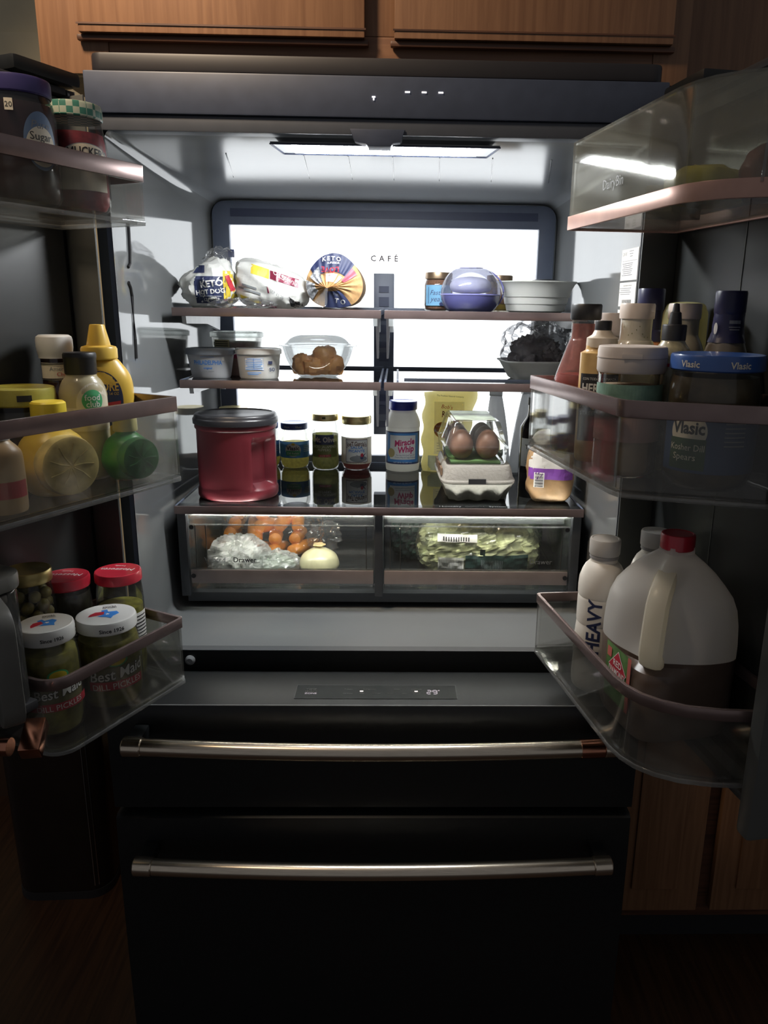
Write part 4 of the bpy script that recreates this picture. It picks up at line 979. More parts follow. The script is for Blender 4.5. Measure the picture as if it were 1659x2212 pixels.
jar('salsa_jar', 'salsa jar with gold lid and cream framed label', 'jar', (-0.063, 0.505, Z3), 0.0, SP, 0.040, pbr('red_salsa', (0.26, 0.05, 0.04), 0.4, var=0.4, scale=120, tl=0.45, tp=0.08), 0.0345, 0.108, 0.1265, GOLD,
    [('rect', 0.0, 0.048, 0.098, 0.062, CREAM), ('rect', 0.002, 0.048, 0.054, 0.054, pbr('brown_border', (0.20, 0.08, 0.05), 0.6)), ('rect', 0.002, 0.048, 0.0525, 0.0525, NAVY), ('rect', 0.002, 0.048, 0.051, 0.051, PAPER),
     ('text', "JoeT.Garcia's", 0.002, 0.0655, 0.0105, pbr('brown_ink', (0.10, 0.03, 0.02), 0.6), {'bold': 0.02, 'sx': 0.62, 'arc': 5}), ('text', 'SALSA', 0.002, 0.0565, 0.0062, BLUE, {'bold': 0.02, 'sx': 1.2}), ('text', 'PICANTE', 0.002, 0.0485, 0.0062, BLUE, {'bold': 0.02, 'sx': 1.1}),
     ('ell', 0.006, 0.030, 0.020, 0.0075, GREYINK), ('ell', 0.014, 0.0385, 0.0035, 0.0045, RED), ('poly', [(0.0, 0.040), (0.012, 0.034), (0.024, 0.044), (0.016, 0.032), (0.026, 0.024), (0.012, 0.029)], NAVY), ('text', 'NET WT 16 OZ. (1 LB.) 454g', 0.0, 0.0205, 0.0028, GREYINK)])
jar('gold_lid_jar', 'clear jar with gold lid standing behind the red coffee canister', 'jar', (-0.347, 0.505, Z3), 0.0, [(r * 0.98, z * 1.09) for r, z in OP], 0.03, pbr('brown_granules', (0.2, 0.09, 0.05)), 0.0325, 0.1265, 0.142, GOLD)

MWP = smooth_prof([(0.030, 0.0), (0.036, 0.003), (0.0395, 0.010), (0.0395, 0.095), (0.0405, 0.104), (0.0395, 0.116), (0.034, 0.131), (0.0305, 0.138), (0.0305, 0.146)], 3)
t = thing('dressing_jar', 'big white dressing jar with royal blue lid in the middle of the lower shelf', 'jar', (0.045, 0.500, Z3), 0.0)
MB().lathe(MWP, 40, pw=2.3).build('jar', pbr('off_white_dressing', (0.62, 0.60, 0.52), 0.25, coat=0.5, var=0.03, tl=0.5), t)
MB().lathe([(0.0325, 0.1425), (0.0335, 0.144), (0.0335, 0.160), (0.0325, 0.162), (0.030, 0.1625), (0.028, 0.1615), (0.0005, 0.1615)], 60, disp=lambda a, z: 0.0003 * math.sin(a * 60)).build('lid', pbr('royal_blue_lid', (0.03, 0.05, 0.50), 0.3, coat=0.4), t)
prints(t, cyl_map(MWP, pw=2.3), [('rect', 0.0, 0.0575, 0.098, 0.075, NAVY), ('rect', 0.0, 0.058, 0.078, 0.068, pbr('sky_blue_print', (0.06, 0.22, 0.52), 0.5)), ('rect', 0.0, 0.059, 0.060, 0.056, PAPER), ('ell', -0.027, 0.046, 0.009, 0.0105, pbr('gold_print', (0.45, 0.36, 0.16), 0.5)),
    ('text', 'Miracle', 0.003, 0.0715, 0.0145, pbr('magenta_print', (0.48, 0.02, 0.12), 0.45), {'bold': 0.03, 'shear': 0.25, 'sx': 0.78, 'rot': 0.14}), ('text', 'Whip', 0.006, 0.0555, 0.0145, pbr('magenta_print', (0.48, 0.02, 0.12)), {'bold': 0.03, 'shear': 0.25, 'sx': 0.82, 'rot': 0.14}),
    ('text', 'The One Of A Kind Taste Of', 0.006, 0.0415, 0.0032, NAVY, {'sx': 0.8}), ('text', 'Creamy Mayo & Tangy Dressing', 0.006, 0.0365, 0.0032, NAVY, {'sx': 0.8}), ('text', 'NET 30 FL OZ (887 mL)', 0.0, 0.0245, 0.0030, PAPER)])

t = thing('flour_bag', 'yellow almond flour bag leaning behind the egg cartons', 'bag', (0.143, 0.522, Z3), 0.0)
mb = MB()
def fbag(u, v):   # u -1..1 across, v 0..1 up
    w = 0.050 + 0.012 * v; th = 0.018 * (1 - v ** 3) * (1 - u * u * 0.8)
    return (u * w + 0.016 * v * v + 0.003 * math.sin(v * 20 + u * 3), -th - 0.03 * (1 - v) + 0.002 * noise.noise(Vector((u * 4, v * 9, 3))), v * 0.185 + 0.006 * u * v)
us = [-1 + 2 * k / 20 for k in range(21)]; vs_ = [k / 24 for k in range(25)]
YB = pbr('yellow_bag', (0.74, 0.62, 0.18), 0.35, bump=0.3, scale=60, tl=0.4)
mb.grid(fbag, us, vs_); mb.grid(lambda u, v: (fbag(u, v)[0], 0.010 - fbag(u, v)[1] * 0.4 - 0.03 * (1 - v), fbag(u, v)[2]), us, vs_)
mb.build('bag', YB, t)
fbm = lambda x, z, e: (lambda v: (lambda p: (x, p[1] - e - 0.0006, z))(fbag(max(-1, min(1, (x - 0.016 * v * v) / (0.050 + 0.012 * v))), v)))(max(0, min(1, z / 0.185)))
prints(t, fbm, [('rect', 0.010, 0.100, 0.070, 0.118, pbr('flour_panel', (0.90, 0.86, 0.70), 0.5, tl=0.5, tp=0.4)), ('rect', 0.006, 0.020, 0.09, 0.034, pbr('olive_cream', (0.45, 0.43, 0.25), 0.6)),
    ('text', "Bob's", 0.004, 0.148, 0.009, RED, {'shear': 0.2, 'rot': -0.1}), ('text', 'Red Mill', 0.014, 0.133, 0.014, MAROON, {'shear': 0.2, 'bold': 0.02, 'sx': 0.72, 'rot': 0.05}), ('ell', 0.026, 0.117, 0.007, 0.007, RED), ('text', 'GF', 0.026, 0.117, 0.006, PAPER),
    ('ell', -0.006, 0.096, 0.020, 0.018, pbr('orange_print', (0.62, 0.22, 0.04), 0.5)), ('text', 'SUPER FINE', -0.006, 0.104, 0.0042, PAPER), ('text', 'ALMOND', -0.006, 0.095, 0.0095, PAPER, {'sx': 0.72}), ('text', 'FLOUR', -0.006, 0.085, 0.005, PAPER)]
    + [('rect', -0.002, 0.066 - 0.006 * k, 0.034, 0.0012, GREYINK, {'name': 'printed_line'}) for k in range(4)] + [('text', 'The Freshest Natural Company', 0.012, 0.172, 0.0036, INK, {'rot': -0.05})])

# red coffee canister
t = thing('coffee_canister', 'large dark red coffee canister with black lid at the left front of the lower shelf', 'canister', (-0.2865, 0.238, Z3), 0.0)
REDC = pbr('dark_red_plastic', (0.115, 0.012, 0.019), 0.38, var=0.06, scale=12)
cprof = [(0.072, 0), (0.0765, 0.002), (0.0785, 0.006), (0.0785, 0.018), (0.0765, 0.021)] + [(0.0765, 0.021 + 0.004 * k) for k in range(1, 29)] + [(0.0765, 0.136), (0.079, 0.1385), (0.0795, 0.142), (0.0785, 0.146), (0.078, 0.149)]
def grip(a, z):
    d = (math.degrees(a) + 180) % 360 - 180
    def st(x, a0, a1, b1, b0): return max(0, min(1, (x - a0) / (a1 - a0))) * max(0, min(1, (b0 - x) / (b0 - b1)))
    return -0.020 * st(d, 30, 36, 76, 84) * st(z, 0.022, 0.034, 0.112, 0.124) + 0.0015 * st(d, 18, 26, 28, 31) * st(z, 0.02, 0.03, 0.118, 0.126)
MB().lathe(cprof, 180, sy=0.88, pw=2.25, disp=grip).build('body', REDC, t)
BL = pbr('black_lid', (0.022, 0.022, 0.026), 0.33, var=0.05)
cl2 = MB().lathe([(0.079, 0.1465), (0.082, 0.1475), (0.0825, 0.156), (0.0815, 0.158), (0.0800, 0.1595), (0.0795, 0.163), (0.0775, 0.1655), (0.072, 0.1665), (0.070, 0.1650), (0.066, 0.1645), (0.0005, 0.1645)], 64, sy=0.90, pw=2.2).build('lid', BL, t)
prints(cl2, top_map(0.1645), [('text', 'Folgers', 0.004, 0.026, 0.011, pbr('lid_grey', (0.12, 0.12, 0.13), 0.4), {'shear': 0.2}), ('text', 'AROMASEAL', 0.002, 0.010, 0.009, pbr('lid_grey', (0.12, 0.12, 0.13))), ('text', 'MOUNTAIN GROWN', 0.0, -0.032, 0.008, pbr('lid_grey', (0.12, 0.12, 0.13)))])

# egg cartons and eggs
PULP = pbr('grey_pulp', (0.27, 0.26, 0.235), 0.85, bump=0.7, scale=180)
t = thing('egg_carton', 'grey pulp egg carton lying under the clear egg box', 'egg carton', (0.190, 0.285, Z3), 0.03)
W2, D2 = 0.072, 0.105
N_ = 96
def carton_ring(z, k, bump_):
    pts = []
    for i in range(N_):
        a = 2 * math.pi * i / N_; r = srad(a, 7.0); x, y = r * math.sin(a) * W2 * k, -r * math.cos(a) * D2 * k
        m_ = bump_ * (0.5 - 0.5 * math.cos(3 * math.pi * (x / (W2 * k) + 1))) if abs(math.cos(a)) > abs(math.sin(a)) else bump_ * (0.5 - 0.5 * math.cos(6 * math.pi * (y / (D2 * k) + 1)) )
        s_ = 1 - (bump_ - m_) / W2
        pts.append((x * s_, y * s_, z))
    return pts
MB().rings([carton_ring(0.0, 0.80, 0.010), carton_ring(0.004, 0.84, 0.010), carton_ring(0.022, 0.93, 0.008), carton_ring(0.034, 0.99, 0.002), carton_ring(0.038, 1.03, 0.0), carton_ring(0.040, 1.03, 0.0)]).build('base', PULP, t)
lidm = MB().rings([carton_ring(0.0405, 1.04, 0.0), carton_ring(0.043, 1.04, 0.0), carton_ring(0.046, 1.0, 0.0), carton_ring(0.066, 0.94, 0.0), carton_ring(0.071, 0.90, 0.0), carton_ring(0.0715, 0.5, 0.0)])
l_ = lidm.build('lid', PULP, t)
MB().box(-0.022, 0.012, -0.1115, -0.1085, 0.040, 0.050).build('latch_slot', BLACKP, l_)
for k in range(3):
    MB().box(-0.0735, -0.0700, -0.075 + k * 0.05, -0.045 + k * 0.05, 0.050, 0.064).build('lid_window', pbr('brown_slot', (0.16, 0.10, 0.06), 0.8), l_)
t = thing('egg_box', 'clear plastic egg box stacked on the grey pulp carton', 'egg carton', (0.186, 0.305, Z3 + 0.0725), 0.03)
def bx_ring(z, hw, hd): return [(x, y, z) for x, y in rrect(hw * 2, hd * 2, 0.010, 3)]
EGGP = clear('egg_box_plastic', (0.92, 0.93, 0.92), 0.06, (0.85, 0.86, 0.85), 0.04, gloss=0.8)
MB().rings([bx_ring(0.0, 0.058, 0.095), bx_ring(0.004, 0.060, 0.097), bx_ring(0.030, 0.0615, 0.099), bx_ring(0.032, 0.064, 0.102), bx_ring(0.034, 0.064, 0.102), bx_ring(0.036, 0.0605, 0.098), bx_ring(0.080, 0.048, 0.084), bx_ring(0.083, 0.045, 0.081)], True, True).build('box', EGGP, t)
MB().box(-0.050, 0.050, -0.088, 0.088, 0.0006, 0.003).build('paper_insert', pbr('green_paper', (0.14, 0.30, 0.10), 0.7), t)
MB().box(-0.040, 0.040, -0.070, 0.070, 0.0836, 0.0842).build('top_label', pbr('pale_green_label', (0.50, 0.55, 0.40), 0.4, var=0.5, scale=40, aniso=(1, 3, 1)), t)
EGGM = pbr('brown_egg', (0.22, 0.11, 0.07), 0.45, var=0.1, scale=80)
eme = MB().lathe([(0.024 * math.sin(q) * (1 + 0.13 * math.cos(q)), 0.030 - 0.030 * math.cos(q)) for q in [math.pi * k / 14 for k in range(15)]], 24).mesh('egg', EGGM)
for j in range(3):
    for i in (-1, 1):
        o = bpy.data.objects.new('egg', eme); C.objects.link(o)
        c_, s_ = math.cos(0.03), math.sin(0.03); x, y = i * 0.0265, -0.058 + j * 0.0495
        o.location = (0.186 + x * c_ - y * s_, 0.305 + x * s_ + y * c_, Z3 + 0.0725 + 0.0040)
        side = 'left' if i < 0 else 'right'
        tag(o, 'brown egg in the %s row of the clear box, on the %s' % (('front', 'middle', 'rear')[j], side), 'egg', 'brown eggs in the clear box')

# silver bags, bottle and nut bag on the right
SILVB = pbr('silver_foil', (0.62, 0.63, 0.64), 0.3, 0.1, bump=0.4, scale=50, tl=0.35)
def foil(loc, rz, w, h, lean, label, thick=0.012):
    t = thing('foil_bag', label, 'bag', loc, rz, 'folded silver bags')
    mb = MB()
    def f(u, v): return (u * w * (1 - 0.55 * v ** 2) + lean * v, -thick * (1 - v ** 2) * (1 - u * u) + 0.002 * noise.noise(Vector((u * 3, v * 8, w * 90))), v * h)
    us = [-1 + 2 * k / 14 for k in range(15)]; vs2 = [k / 20 for k in range(21)]
    mb.grid(f, us, vs2); mb.grid(lambda u, v: (f(u, v)[0], -f(u, v)[1] + 0.002, f(u, v)[2]), us, vs2)
    mb.build('bag', SILVB, t)
    prints(t, lambda x, z, e: (x, -thick - 0.003 - e, z), [('rect', lean * 0.45 - 0.004, h * 0.42 - 0.006 * k, w * 0.5, 0.0014, GREYINK, {'name': 'printed_line'}) for k in range(7)])
    MB().box(lean - w * 0.5, lean + w * 0.5, -0.003, 0.005, h - 0.004, h + 0.006).build('folded_top', SILVB, t)
foil((0.268, 0.49, Z3), -0.35, 0.030, 0.180, -0.010, 'slim silver bag standing right behind the yellow flour bag')
foil((0.318, 0.490, Z3), 0.5, 0.030, 0.185, 0.016, 'slim silver bag with folded top between flour bag and dark bottle')
t = thing('sauce_bottle', 'dark bottle with white label standing behind the right door bin', 'bottle', (0.331, 0.40, Z3), -0.2)
bp = smooth_prof([(0.026, 0), (0.028, 0.004), (0.028, 0.105), (0.024, 0.125), (0.013, 0.145), (0.012, 0.17)], 3)
MB().lathe(bp, 28).build('bottle', pbr('dark_soy_glass', (0.02, 0.016, 0.018), 0.15, coat=0.5), t)
MB().lathe([(0.0135, 0.168), (0.0135, 0.184), (0.0005, 0.184)], 20).build('cap', BLACKP, t)
prints(t, cyl_map(bp), [('rect', 0.0, 0.066, 0.05, 0.062, PAPER), ('text', 'TA', -0.006, 0.079, 0.010, INK, {'sx': 0.95}), ('rect', 0.002, 0.049, 0.03, 0.001, GREYINK, {'name': 'printed_line'}), ('rect', 0.002, 0.045, 0.028, 0.001, GREYINK, {'name': 'printed_line'})])
t = thing('nut_bag', 'white and tan snack bag with purple band at the right end of the lower shelf', 'bag', (0.337, 0.215, Z3), -0.15)
TAN = pbr('tan_kraft', (0.34, 0.21, 0.10), 0.6, bump=0.4, scale=60, var=0.15)
mb = pillow(0.046, 0.036, 0.055, 4.0, 0.003, 30, 61, 48, 32); mb.build('bag', TAN, t)
mp = bvh_map(mb)
prints(t, mp, [('rect', -0.004, 0.088, 0.078, 0.036, BAGW), ('rect', 0.0, 0.060, 0.086, 0.022, pbr('violet_band', (0.20, 0.06, 0.34), 0.5)), ('rect', -0.022, 0.048, 0.020, 0.030, PAPER)] + [('rect', -0.022, 0.035 + 0.0021 * k, 0.016, 0.0007 + 0.0006 * (k % 3 == 0), INK, {'name': 'barcode'}) for k in range(13)])
pillow(0.034, 0.010, 0.020, 2.2, 0.006, 60, 63, 28, 12).xform(Matrix.Translation((0.0, 0.0, 0.103))).build('rolled_top', BAGW, t)

# ---- crisper contents
ZD = 0.8785
t = thing('carrot_bag', 'bag of orange carrots at the back of the left crisper drawer', 'vegetables', (-0.228, 0.350, ZD), 0.0)
ORG = pbr('carrot', (0.92, 0.30, 0.03), 0.45, var=0.18, scale=30, bump=0.2)
random.seed(4)
for k in range(11):
    a = -0.9 + 0.18 * k; z = 0.027 + 0.024 * (k // 3); x = -0.05 + 0.042 * (k % 3) + 0.006 * (k // 3)
    L_ = 0.10; r0 = 0.0165 - 0.001 * (k % 3); y = -0.045 + 0.012 * (k // 3)
    p = [(x, y, z), (x + 0.006, y + L_ * 0.3, z + 0.004), (x + 0.012, y + L_ * 0.7, z + 0.004), (x + 0.014, y + L_, z)]
    mbk = MB().tube([(x - 0.001, y - 0.006, z)] + p, [0.004, r0 * 0.9, r0, r0 * 0.7, r0 * 0.25], 12)
    mbk.xform(Matrix.Translation((x, y, z)) @ Matrix.Rotation(random.uniform(-0.5, 0.5), 4, 'Z') @ Matrix.Rotation(random.uniform(-0.25, 0.35), 4, 'X') @ Matrix.Translation((-x, -y, -z)))
    mbk.build('carrot', ORG, t)
fb = pillow(0.088, 0.072, 0.060, 2.5, 0.007, 40, 71, 72, 40); fb.xform(Matrix.Translation((0.008, 0.005, 0.0)))
fb.build('clear_bag', FILM, t)
tl = pillow(0.034, 0.012, 0.036, 2.0, 0.010, 60, 75, 48, 28); tl.xform(Matrix.Translation((0.085, -0.055, 0.036)) @ Matrix.Rotation(0.6, 4, 'Y')).build('bag_tail', FILM, t)
t = thing('carrot_bag', 'second heap of bagged carrots in the left corner of the crisper', 'vegetables', (-0.334, 0.43, ZD), 0.0)
for k in range(5):
    x, z = -0.018 + 0.012 * k, 0.020 + 0.024 * (k % 4)
    MB().tube([(x, -0.056, z), (x, -0.05, z), (x + 0.004, -0.01, z + 0.004), (x + 0.006, 0.045, z)], [0.004, 0.015, 0.016, 0.006], 12).build('carrot', ORG, t)
pillow(0.030, 0.055, 0.060, 2.6, 0.004, 28, 77, 40, 26).build('clear_bag', FILM, t)
t = thing('bagged_lettuce', 'pale lettuce head wrapped in crinkled clear bag at the front of the left crisper', 'vegetables', (-0.268, 0.228, ZD), 0.0)
LET = pbr('pale_lettuce', (0.85, 0.87, 0.78), 0.5, var=0.25, scale=35, bump=0.6)
pillow(0.046, 0.034, 0.036, 2.1, 0.009, 55, 81, 72, 40).xform(Matrix.Translation((-0.024, 0, 0))).build('lettuce_head', LET, t)
pillow(0.052, 0.032, 0.021, 2.2, 0.008, 55, 83, 64, 32).xform(Matrix.Translation((0.036, 0.004, 0))).build('lettuce_head', pbr('grey_green_leaf', (0.36, 0.42, 0.34), 0.5, var=0.25, scale=35, bump=0.6), t)
pillow(0.060, 0.042, 0.041, 2.4, 0.009, 48, 85, 72, 40).xform(Matrix.Translation((-0.022, 0, 0))).build('clear_bag', FILMW, t)
pillow(0.066, 0.038, 0.026, 2.4, 0.009, 52, 87, 72, 36).xform(Matrix.Translation((0.032, 0.004, 0))).build('clear_bag', FILMW, t)
t = thing('onion', 'whole pale yellow onion at the front of the left crisper drawer', 'onion', (-0.1265, 0.232, ZD), 0.0)
ONI = pbr('pale_onion_skin', (0.58, 0.55, 0.34), 0.28, var=0.12, scale=8, aniso=(9, 9, 1), coat=0.3)
MB().lathe(smooth_prof([(0.006, 0.0), (0.026, 0.003), (0.0395, 0.019), (0.0405, 0.030), (0.034, 0.045), (0.018, 0.056), (0.009, 0.060), (0.007, 0.063)]), 40).build('bulb', ONI, t)
MB().lathe([(0.0075, 0.0625), (0.013, 0.0665), (0.011, 0.068), (0.004, 0.0660)], 14, disp=lambda a, z: 0.002 * math.sin(a * 5)).build('dry_neck', pbr('dry_skin', (0.52, 0.40, 0.20), 0.6), t)

def salad(loc, a, b, c, m, label, seed, pr=None, rz=0.0):
    t = thing('salad_bag', label, 'salad bag', loc, rz, 'bagged greens in the right crisper')
    mb = pillow(a, b, c, 3.2, 0.008, 60, seed, 80, 44); mb.build('leaves', m, t, smooth=False)
    fb = pillow(a * 1.05, b * 1.10, c * 1.04, 3.2, 0.005, 42, seed + 1, 80, 44); fb.build('clear_bag', FILM, t)
    if pr: prints(t, bvh_map(fb), pr, eps0=0.0012)
    return t
SALG = pbr('pale_salad', (0.52, 0.55, 0.28), 0.5, var=0.45, scale=55, bump=0.7)
DKG = pbr('deep_green_leaves', (0.015, 0.065, 0.04), 0.5, var=0.5, scale=40, bump=0.7)
GRN = pbr('bright_green_leaves', (0.20, 0.36, 0.10), 0.5, var=0.6, scale=45, bump=0.7)
DKL = pbr('dark_teal_print', (0.02, 0.045, 0.04), 0.45)
salad((0.204, 0.262, ZD), 0.122, 0.052, 0.057, SALG, 'large shredded salad bag with dark label across the right crisper', 91,
      [('rect', 0.032, 0.028, 0.130, 0.052, DKL), ('rect', -0.062, 0.026, 0.052, 0.048, PAPER), ('rect', -0.050, 0.090, 0.080, 0.016, PAPER), ('rect', 0.002, 0.060, 0.010, 0.014, DKL)]
      + [('rect', -0.062 + 0.0023 * (k - 10), 0.026, 0.0009, 0.040, GREYINK, {'name': 'printed_line'}) for k in range(20)] + [('rect', 0.0 + 0.0032 * k, 0.030, 0.0009, 0.030, GREYINK, {'name': 'printed_line'}) for k in range(14)] + [('rect', -0.078 + 0.005 * k, 0.090, 0.0024, 0.009, INK, {'name': 'printed_line'}) for k in range(11)]
      , rz=0.03)
salad((0.070, 0.375, ZD), 0.046, 0.055, 0.050, DKG, 'dark green leaf bag at the left back of the right crisper', 95)
salad((0.318, 0.40, ZD), 0.038, 0.060, 0.054, GRN, 'bright green and yellow leaf bag at the right back of the right crisper', 99)

# ================================================================== things in the left door
# ---- top bin
x, y, z = on_bin('LT', 0.060, 0.054)
JP = [(0.026, 0), (0.032, 0.003), (0.0365, 0.010), (0.0378, 0.022), (0.0378, 0.070), (0.0370, 0.085), (0.0345, 0.100), (0.0325, 0.110), (0.0325, 0.118)]
JAM = pbr('red_jam', (0.36, 0.03, 0.045), 0.35, var=0.6, scale=50)
jar('jam_jar', 'strawberry jam jar with green checked lid in the top left bin', 'jar', (x, y, z), face_cam(x, y), JP, 0.096, JAM, 0.0348, 0.1130, 0.1310, checks('gingham_lid', (0.05, 0.20, 0.15), (0.45, 0.50, 0.40), 130),
    [('rect', 0.004, 0.048, 0.070, 0.044, CREAM), ('ell', 0.012, 0.066, 0.030, 0.016, GREYINK), ('ell', 0.012, 0.066, 0.029, 0.015, CREAM), ('text', "SMUCKER'S", 0.012, 0.0725, 0.0105, INK, {'bold': 0.02, 'sx': 0.8, 'arc': 4})])
x, y, z = on_bin('LT', 0.143, 0.053)
JP2 = [(0.028, 0), (0.035, 0.003), (0.0395, 0.010), (0.0400, 0.022), (0.0400, 0.100), (0.0385, 0.112), (0.0355, 0.118), (0.0350, 0.124)]
jar('jam_jar', 'dark grape jam jar with violet lid at the left edge of the top bin', 'jar', (x, y, z), face_cam(x, y), JP2, 0.112, pbr('dark_jam', (0.045, 0.014, 0.02), 0.3, var=0.3), 0.0375, 0.1210, 0.1400, pbr('violet_lid', (0.05, 0.04, 0.16), 0.35),
    [('ell', 0.022, 0.070, 0.020, 0.032, pbr('dull_blue_label', (0.13, 0.20, 0.32), 0.6)), ('ell', 0.022, 0.064, 0.018, 0.022, CREAM), ('text', 'Pure', 0.022, 0.088, 0.009, GREYINK, {'shear': 0.2}), ('text', 'Sugar', 0.022, 0.0755, 0.009, INK), ('rect', -0.010, 0.106, 0.009, 0.013, CREAM), ('text', '20', -0.010, 0.106, 0.006, INK)])

# ---- middle bin
x, y, z = on_bin('LM', 0.149, 0.139)
jar('relish_jar', 'wide jar of dark sauce with yellow-green lid at the left edge of the middle bin', 'jar', (x, y, z), face_cam(x, y), [(0.034, 0), (0.042, 0.003), (0.0445, 0.012), (0.0445, 0.096), (0.042, 0.104), (0.0415, 0.116)], 0.102, pbr('dark_green_sauce', (0.05, 0.045, 0.03), 0.4, var=0.4), 0.0455, 0.1090, 0.1320, pbr('yellow_green_lid', (0.36, 0.32, 0.05), 0.35, var=0.25, scale=30),
    sidepr=[('rect', 0.006, 0.1205, 0.018, 0.008, INK)])
x, y, z = on_bin('LM', 0.066, 0.159)
t = thing('sauce_bottle', 'dark brown sauce bottle with white cap behind the tartar sauce', 'bottle', (x, y, z), face_cam(x, y))
wp = smooth_prof([(0.026, 0), (0.029, 0.004), (0.029, 0.085), (0.028, 0.100), (0.023, 0.118), (0.0205, 0.130), (0.0205, 0.172)], 3)
MB().lathe(wp, 32).build('bottle', pbr('brown_sauce_glass', (0.030, 0.014, 0.012), 0.15, coat=0.6), t)
MB().lathe([(0.0225, 0.165), (0.0225, 0.168), (0.0235, 0.172), (0.0245, 0.180), (0.0245, 0.190), (0.0235, 0.1945), (0.020, 0.197), (0.0005, 0.197)], 32).build('cap', WHITE, t)
prints(t, cyl_map(wp), [('rect', 0.0, 0.147, 0.050, 0.024, CREAM), ('text', "America's", 0.006, 0.151, 0.0058, GREYINK), ('text', 'Choice', 0.010, 0.1435, 0.0055, RED), ('rect', 0.0, 0.1365, 0.050, 0.0016, INK), ('rect', 0.0, 0.1575, 0.050, 0.0016, INK)])
x, y, z = on_bin('LM', 0.079, 0.098)
t = thing('sauce_bottle', 'tan tartar sauce bottle with black cap and round green badge', 'bottle', (x, y, z), face_cam(x, y))
fp = smooth_prof([(0.026, 0), (0.029, 0.004), (0.0305, 0.012), (0.0315, 0.100), (0.031, 0.122), (0.026, 0.136), (0.0205, 0.143), (0.0200, 0.150)], 3)
MB().lathe(fp, 36).build('bottle', pbr('tan_sauce', (0.42, 0.36, 0.22), 0.3, coat=0.4, var=0.05), t)
MB().lathe([(0.0205, 0.146), (0.0212, 0.148), (0.0212, 0.166), (0.0220, 0.168), (0.0220, 0.173), (0.0205, 0.1755), (0.0005, 0.1755)], 40).build('cap', BLACKP, t)
prints(t, cyl_map(fp), [('ell', 0.016, 0.106, 0.026, 0.030, pbr('pale_tan_label', (0.56, 0.50, 0.38), 0.6)), ('rect', 0.0, 0.086, 0.085, 0.032, pbr('pale_tan_label', (0.56, 0.5, 0.38))), ('ell', 0.012, 0.112, 0.0145, 0.0145, GREEN), ('text', 'food', 0.012, 0.1165, 0.0085, PAPER, {'bold': 0.01}), ('text', 'club', 0.012, 0.1075, 0.0085, PAPER, {'bold': 0.01}), ('ell', 0.030, 0.094, 0.008, 0.004, pbr('brown_patch', (0.2, 0.1, 0.04), 0.6))])
x, y, z = on_bin('LM', 0.031, 0.111)
t = thing('mustard_bottle', 'yellow squeeze mustard bottle with cone cap in the middle left bin', 'bottle', (x, y, z), face_cam(x, y) - 0.25)
YEL = pbr('mustard_yellow', (0.66, 0.42, 0.06), 0.35, var=0.04)
mpz = smooth_prof([(0.040, 0), (0.044, 0.004), (0.041, 0.030), (0.0385, 0.050), (0.044, 0.085), (0.0475, 0.115), (0.044, 0.140), (0.030, 0.160), (0.0225, 0.166)], 4)
MB().lathe(mpz, 44, sx=0.92, sy=0.62).build('bottle', YEL, t)
MB().lathe([(0.0235, 0.163), (0.0250, 0.165), (0.0250, 0.178), (0.0235, 0.181), (0.0165, 0.183), (0.0105, 0.210), (0.0095, 0.212), (0.0005, 0.212)], 32).build('cone_cap', pbr('cap_yellow', (0.68, 0.44, 0.07), 0.35), t)
prints(t, cyl_map(mpz, 0.92, 0.62), [('ell', 0.004, 0.108, 0.036, 0.040, NAVY), ('text', 'MORE', 0.014, 0.127, 0.013, pbr('mustard_print', (0.6, 0.36, 0.06), 0.5), {'bold': 0.02, 'sx': 0.8}), ('text', 'THAN 14 OZ', 0.016, 0.1165, 0.0042, pbr('mustard_print', (0.6, 0.36, 0.06))), ('poly', [(-0.022, 0.076), (0.032, 0.083), (0.035, 0.106), (-0.018, 0.100)], RED), ('text', "French's", 0.008, 0.092, 0.011, CREAM, {'bold': 0.02, 'sx': 0.78, 'rot': 0.1})])

def juice(loc, rz, m, faceM, capM, R1, neckM, h, label, tilt):
    t = thing('juice_bottle', label, 'bottle', loc, rz, 'citrus shaped juice bottles')
    k = R1 / 0.048
    MB().lathe(smooth_prof([(0.020 * k, 0), (0.034 * k, 0.004 * k), (0.047 * k, 0.028 * k), (0.048 * k, 0.046 * k), (0.040 * k, 0.072 * k), (0.026 * k, 0.086 * k), (0.019 * k, 0.092 * k), (0.0185 * k, h - 0.016)], 4), 36).build('bottle', m, t)
    MB().lathe([(0.0225 * k, h - 0.026), (0.023 * k, h - 0.024), (0.0225 * k, h - 0.002), (0.020 * k, h), (0.0005, h)], 32, disp=lambda a, z: 0.0003 * math.sin(40 * a)).build('cap', capM, t)
    # cut slice face on the front
    M = Matrix.Translation((0, 0, 0.044 * k)) @ Matrix.Rotation(tilt, 4, 'Z') @ Matrix.Rotation(math.radians(90), 4, 'X')
    sl = MB().lathe([(0.040 * k, 0.020 * k), (0.0405 * k, 0.042 * k), (0.039 * k, 0.0475 * k), (0.036 * k, 0.0494 * k), (0.0005, 0.0490 * k)], 36).xform(M).build('slice_face', faceM, t)
    for j in range(9):
        a = 2 * math.pi * j / 9
        MB().tube([(0.003 * math.cos(a), 0.003 * math.sin(a), 0.0493 * k), (0.016 * k * math.cos(a + 0.1), 0.016 * k * math.sin(a + 0.1), 0.0500 * k), (0.031 * k * math.cos(a), 0.031 * k * math.sin(a), 0.0494 * k)], 0.0009, 6).xform(M).build('slice_rib', faceM, sl)
    return t
x, y, z = on_bin('LM', 0.171, 0.0600)
LEM = pbr('lemon_plastic', (0.70, 0.48, 0.07), 0.35, var=0.06, scale=25)
